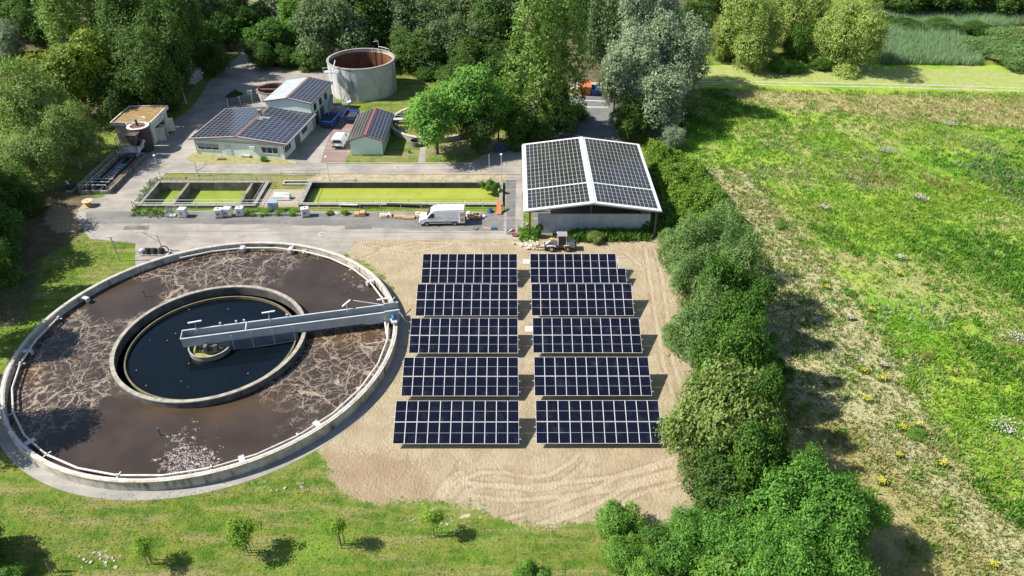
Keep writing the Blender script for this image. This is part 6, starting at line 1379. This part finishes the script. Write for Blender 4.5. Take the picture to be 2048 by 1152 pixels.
# ------------------------------------------------------------------ low growth (uncountable)
def scatter(name, poly, density, h, wd, blades, mat, label, seed, lean=.35, keepf=None, zoff=0., hv=(.5, 1.3), spread=.18):
    rng = np.random.default_rng(seed); poly = np.array(poly); x0, y0 = poly.min(0); x1, y1 = poly.max(0); A = (x1 - x0) * (y1 - y0); n = int(A * density)
    X = rng.uniform(x0, x1, n); Y = rng.uniform(y0, y1, n); k = sdist(X, Y, poly) > rng.uniform(-.6, .6, n)
    if keepf is not None: k &= keepf(X, Y, rng)
    X = X[k]; Y = Y[k]; n = len(X)
    X = np.repeat(X, blades) + rng.normal(0, spread, n * blades); Y = np.repeat(Y, blades) + rng.normal(0, spread, n * blades); tb = np.repeat(rng.random(n), blades); hh = np.repeat(rng.uniform(hv[0], hv[1], n), blades) * h * rng.uniform(.7, 1.2, n * blades); m_ = n * blades
    th_ = rng.uniform(0, 6.283, m_); dx, dy = np.cos(th_), np.sin(th_); lx = rng.normal(0, lean, m_) * hh; ly = rng.normal(0, lean, m_) * hh
    w_ = wd * rng.uniform(.6, 1.3, m_); Z = np.zeros(m_) + zoff
    V = np.stack([np.stack([X - dx * w_ * .3, Y - dy * w_ * .3, Z], 1), np.stack([X + lx * .5 + dx * w_, Y + ly * .5 + dy * w_, Z + hh * .55], 1), np.stack([X + lx, Y + ly, Z + hh], 1), np.stack([X + lx * .5 - dx * w_, Y + ly * .5 - dy * w_, Z + hh * .5], 1)], 1).reshape(-1, 3)
    o = np_mesh(name, V, np.arange(4 * m_).reshape(m_, 4), mat, np.clip(tb * .6 + rng.random(m_) * .4, 0, 1)); o['kind'] = 'stuff'; o['label'] = label; o['category'] = 'vegetation'; return o
def nzf(X, Y, s_, seed):
    r = np.random.default_rng(seed); v = np.zeros_like(X)
    for k in range(6):
        a = r.uniform(0, 6.28); f = s_ * (1.6 ** k); v = v + np.sin(X * f * np.cos(a) + Y * f * np.sin(a) + r.uniform(0, 6.28)) * (.75 ** k)
    return v / 2.
GM = leafmat('meadow_blades', (.085, .245, .016), (.27, .44, .048), .3); GD = leafmat('dry_blades', (.27, .25, .09), (.46, .42, .21), .2); GL_ = leafmat('lawn_blades', (.08, .16, .018), (.22, .28, .05), .3)
RD = leafmat('reed_blades', (.14, .25, .12), (.32, .45, .25), .3)
def inb(X, Y): return (sdist(X, Y, POLY['bare']) < 1) & (sdist(X, Y, POLY['olive']) < 1) & (sdist(X, Y, POLY['mown']) < 0) & (sdist(X, Y, POLY['tan']) < 2)
vis = GP([(1330, 260), (1400, 180), (2420, 190), (2620, 1250), (1650, 1250), (1620, 900), (1560, 600), (1440, 420)])
scatter('meadow_growth', vis, 9, .38, .07, 4, GM, 'bright green tall meadow plants right of the hedge', 1, keepf=lambda X, Y, r: inb(X, Y) & (nzf(X, Y, .12, 3) + r.normal(0, .5, len(X)) > -.5) & (r.random(len(X)) < np.clip(70 / Y, .3, 1)))
scatter('dry_meadow_growth', vis, 4.5, .42, .05, 4, GD, 'dry straw-coloured stalks in the meadow', 2, keepf=lambda X, Y, r: (sdist(X, Y, POLY['mown']) < 0) & (nzf(X, Y, .15, 9) + r.normal(0, .4, len(X)) > .35))
scatter('bare_strip_growth', POLY['bare'], 5.5, .28, .055, 6, GL_, 'sparse weeds on the stony strip', 4, spread=.16)
scatter('olive_growth', POLY['olive'], 7, .28, .05, 3, GD, 'dry olive grass at the bottom right', 5)
scatter('tan_growth', POLY['tan'], 2.6, .5, .08, 4, GD, 'tan dry grass below the track', 6)
scatter('tall_weeds', vis, .16, .5, .08, 26, GM, 'taller weed clumps in the meadow', 7, spread=.38, keepf=lambda X, Y, r: (sdist(X, Y, POLY['mown']) < 0))
scatter('nettle_growth', vis, 5, .6, .09, 5, leafmat('nettle_blades', (.035, .13, .014), (.11, .27, .03), .3), 'dark green nettle patches in the meadow', 22, spread=.2, keepf=lambda X, Y, r: inb(X, Y) & (nzf(X, Y, .085, 31) + r.normal(0, .18, len(X)) > .55))
scatter('thistle_growth', vis, 3, .55, .08, 6, leafmat('thistle_blades', (.16, .21, .10), (.33, .38, .21), .2), 'grey-green thistle patches in the meadow', 23, spread=.22, keepf=lambda X, Y, r: (sdist(X, Y, POLY['mown']) < 0) & (nzf(X, Y, .13, 47) + r.normal(0, .22, len(X)) > .85))
scatter('dock_growth', vis, 2.2, .5, .07, 6, leafmat('dock_blades', (.16, .10, .04), (.33, .23, .11), .2), 'brown seeding dock in the meadow', 24, spread=.22, keepf=lambda X, Y, r: inb(X, Y) & (nzf(X, Y, .16, 71) + r.normal(0, .2, len(X)) > 1.05))
scatter('lawn_growth', GP([(-20, 985), (300, 1000), (620, 930), (700, 1010), (1180, 1060), (1230, 1160), (-40, 1160)]), 16, .10, .04, 2, GL_, 'short lawn grass in front of the round tank', 8, spread=.1)
scatter('weeds', GP([(318, 358), (300, 360), (262, 432), (345, 436), (345, 421), (272, 420)]), 14, .32, .08, 4, LM['mid'], 'green weeds round the left end of the divided basin', 15)
scatter('weeds', GP([(488, 421), (612, 421), (612, 430), (488, 431)]), 12, .28, .07, 4, LM['bright'], 'weeds between kerb wall and basins', 16)
scatter('lawn_growth', GP([(-60, 640), (60, 520), (170, 480), (270, 487), (110, 640), (-60, 760)]), 9, .14, .05, 2, GM, 'short lawn grass left of the round tank', 9, spread=.1)
reedA = GP([(1740, 60), (1760, 128), (1960, 132), (1940, 95), (1900, 70), (2048, 50), (2200, 55), (2200, 30), (1740, 22)])
scatter('reeds', reedA, 14, 2.0, .035, 6, RD, 'grey-green reed bed at the upper right', 10, lean=.12, spread=.25)
scatter('reeds', GP([(1395, 60), (1440, 60), (1450, 110), (1400, 112)]), 5, 2.0, .09, 3, RD, 'small reed patch between silver trees and willows', 11, lean=.12, spread=.25)
scatter('reeds', GP([(-60, 118), (75, 118), (70, 150), (-60, 160)]), 5, 1.6, .09, 3, leafmat('reed_green', (.07, .16, .04), (.19, .33, .11), .25), 'light green reeds behind the birch at the left', 12, lean=.15, spread=.25)
scatter('weeds', GP([(1140, 484), (1296, 478), (1296, 466), (1140, 470)]), 30, .95, .13, 6, LM['mid'], 'weeds and ivy along the foot of the hall wall', 17, spread=.25)
scatter('weeds', GP([(1040, 484), (1068, 482), (1070, 462), (1042, 462)]), 26, .6, .11, 5, LM['bright'], 'weeds round the hall corner post', 18, spread=.22)
# bramble thicket right of the hall: leaf clumps over low mounds
def bramble():
    rng = np.random.default_rng(21); poly = np.array(GP([(1290, 285), (1335, 300), (1400, 340), (1470, 430), (1500, 470), (1440, 480), (1380, 465), (1300, 470), (1318, 420), (1300, 350)])); x0, y0 = poly.min(0); x1, y1 = poly.max(0)
    n = 26000; X = rng.uniform(x0, x1, n); Y = rng.uniform(y0, y1, n); s_ = sdist(X, Y, poly); k = s_ > -.3; X = X[k]; Y = Y[k]; s_ = s_[k]
    hgt = (1.1 + .95 * nzf(X, Y, .75, 5)) * np.clip(.35 + s_ / 1.2, .15, 1.1); Z = hgt * rng.uniform(.75, 1.08, len(X))
    P = np.stack([X, Y, np.maximum(Z, .1)], 1); P = np.repeat(P, 3, 0) + rng.normal(0, .16, (len(P) * 3, 3)); N = rng.normal(0, .55, P.shape) + np.array([0, 0, .8]); N /= np.linalg.norm(N, axis=1, keepdims=True)
    tone = np.clip(rng.random(len(P)) * .5 + .5 * (nzf(P[:, 0], P[:, 1], .4, 8) * .5 + .5), 0, 1)
    o = leaves_from(P, N, .17, .6, rng, tone, leafmat('bramble_leaf', (.060, .165, .014), (.24, .36, .045)), 'bramble_thicket'); o['kind'] = 'stuff'; o['label'] = 'dense bramble thicket right of the open hall'; o['category'] = 'vegetation'
bramble()
# flowering clumps in the meadow
def clump(px, py, r, h, mat, label, group, name, cat='plant', n=160, seed=0):
    rng = np.random.default_rng(seed); x, y = G(px, py); t = thing(name, label, cat, (x, y, 0), 0, group)
    P = rng.normal(0, .45, (n, 3)) * np.array([r, r, 0]); P[:, 2] = h * rng.uniform(.7, 1.05, n); N = rng.normal(0, .4, P.shape) + [0, 0, 1]; N /= np.linalg.norm(N, axis=1, keepdims=True)
    leaves_from(P, N, .075, .8, rng, rng.random(n), mat, 'blossom', t)
    P = rng.normal(0, .42, (n * 2, 3)) * np.array([r, r, 0]); P[:, 2] = h * rng.uniform(.05, .75, n * 2); N = rng.normal(0, 1, P.shape); N /= np.linalg.norm(N, axis=1, keepdims=True)
    leaves_from(P, N, .12, .3, rng, rng.random(n * 2), GL_, 'foliage', t)
YF = leafmat('yellow_blossom', (.46, .42, .03), (.62, .56, .08), .1); WF = leafmat('white_blossom', (.45, .42, .36), (.66, .64, .58), .1)
for k, (px, py, r) in enumerate(((1767, 762, .62), (1726, 746, .42), (1732, 803, .45), (1804, 860, .5), (1740, 625, .42), (1797, 552, .42), (1883, 932, .45), (1762, 968, .45), (1652, 579, .35), (1985, 1136, .35), (1835, 855, .3), (1795, 915, .28))):
    clump(px, py, r, .7, YF, 'clump of yellow-flowering ragwort on the stony strip', 'yellow flower clumps on the stony strip', 'ragwort', n=85, seed=k)
for k, (px, py, r, l) in enumerate(((1772, 305, 1.9, 'wide patch of dry whitish umbels in the upper meadow'), (1900, 252, 1.2, 'whitish flowering bush in the tan upper meadow'), (1838, 400, 1.4, 'dry brownish-white patch in the middle meadow'), (1650, 420, .8, 'pale umbels left of the brownish patch'), (1800, 520, .7, 'white umbels near the first yellow clump'), (2010, 860, 1.6, 'greyish seeding bush at the right edge of the meadow'), (2030, 680, 1.4, 'pale grey-green thistle patch at the right edge above seeding bush'), (1700, 640, .4, 'small pale thistle beside a yellow clump'), (1765, 735, .4, 'whitish thistle just above the largest yellow clump'))):
    clump(px, py, r, .7, WF, l, 'pale flowering patches in the meadow', 'umbel_patch', n=int(130 * max(r, 1)), seed=50 + k)
for k, (px, py, r) in enumerate(((1830, 868, .9), (1700, 585, .8), (1560, 450, .9))): T('bright', px, py, .35, r, .4, ('low bright bush beside a yellow clump on stony strip', 'low green bush by the stony strip above hedge shadow', 'low green bush at the upper end of stony strip')[k], name='low_bush', cat='bush')
# the field track: two pale ruts
RUTM = M('rut_gravel', (.43, .39, .32), (.27, .26, .14), .9, .9)
for py_off, wd in ((0, .7), (6, .7)):
    line = [(1385, 163 + py_off * .7), (1500, 164 + py_off * .8), (1640, 166 + py_off), (1800, 169 + py_off), (1950, 173 + py_off), (2100, 178 + py_off), (2500, 194 + py_off)]
    c = GP(line); up = [(x, y + wd / 2) for x, y in c]; dn = [(x, y - wd / 2) for x, y in reversed(c)]
    sheet('track', dn + up, .012, RUTM, .12, 31 + py_off)
sheet('track', GP([(1140, 165), (1385, 161), (1385, 172), (1140, 178)]), .010, RUTM, .1, 40)
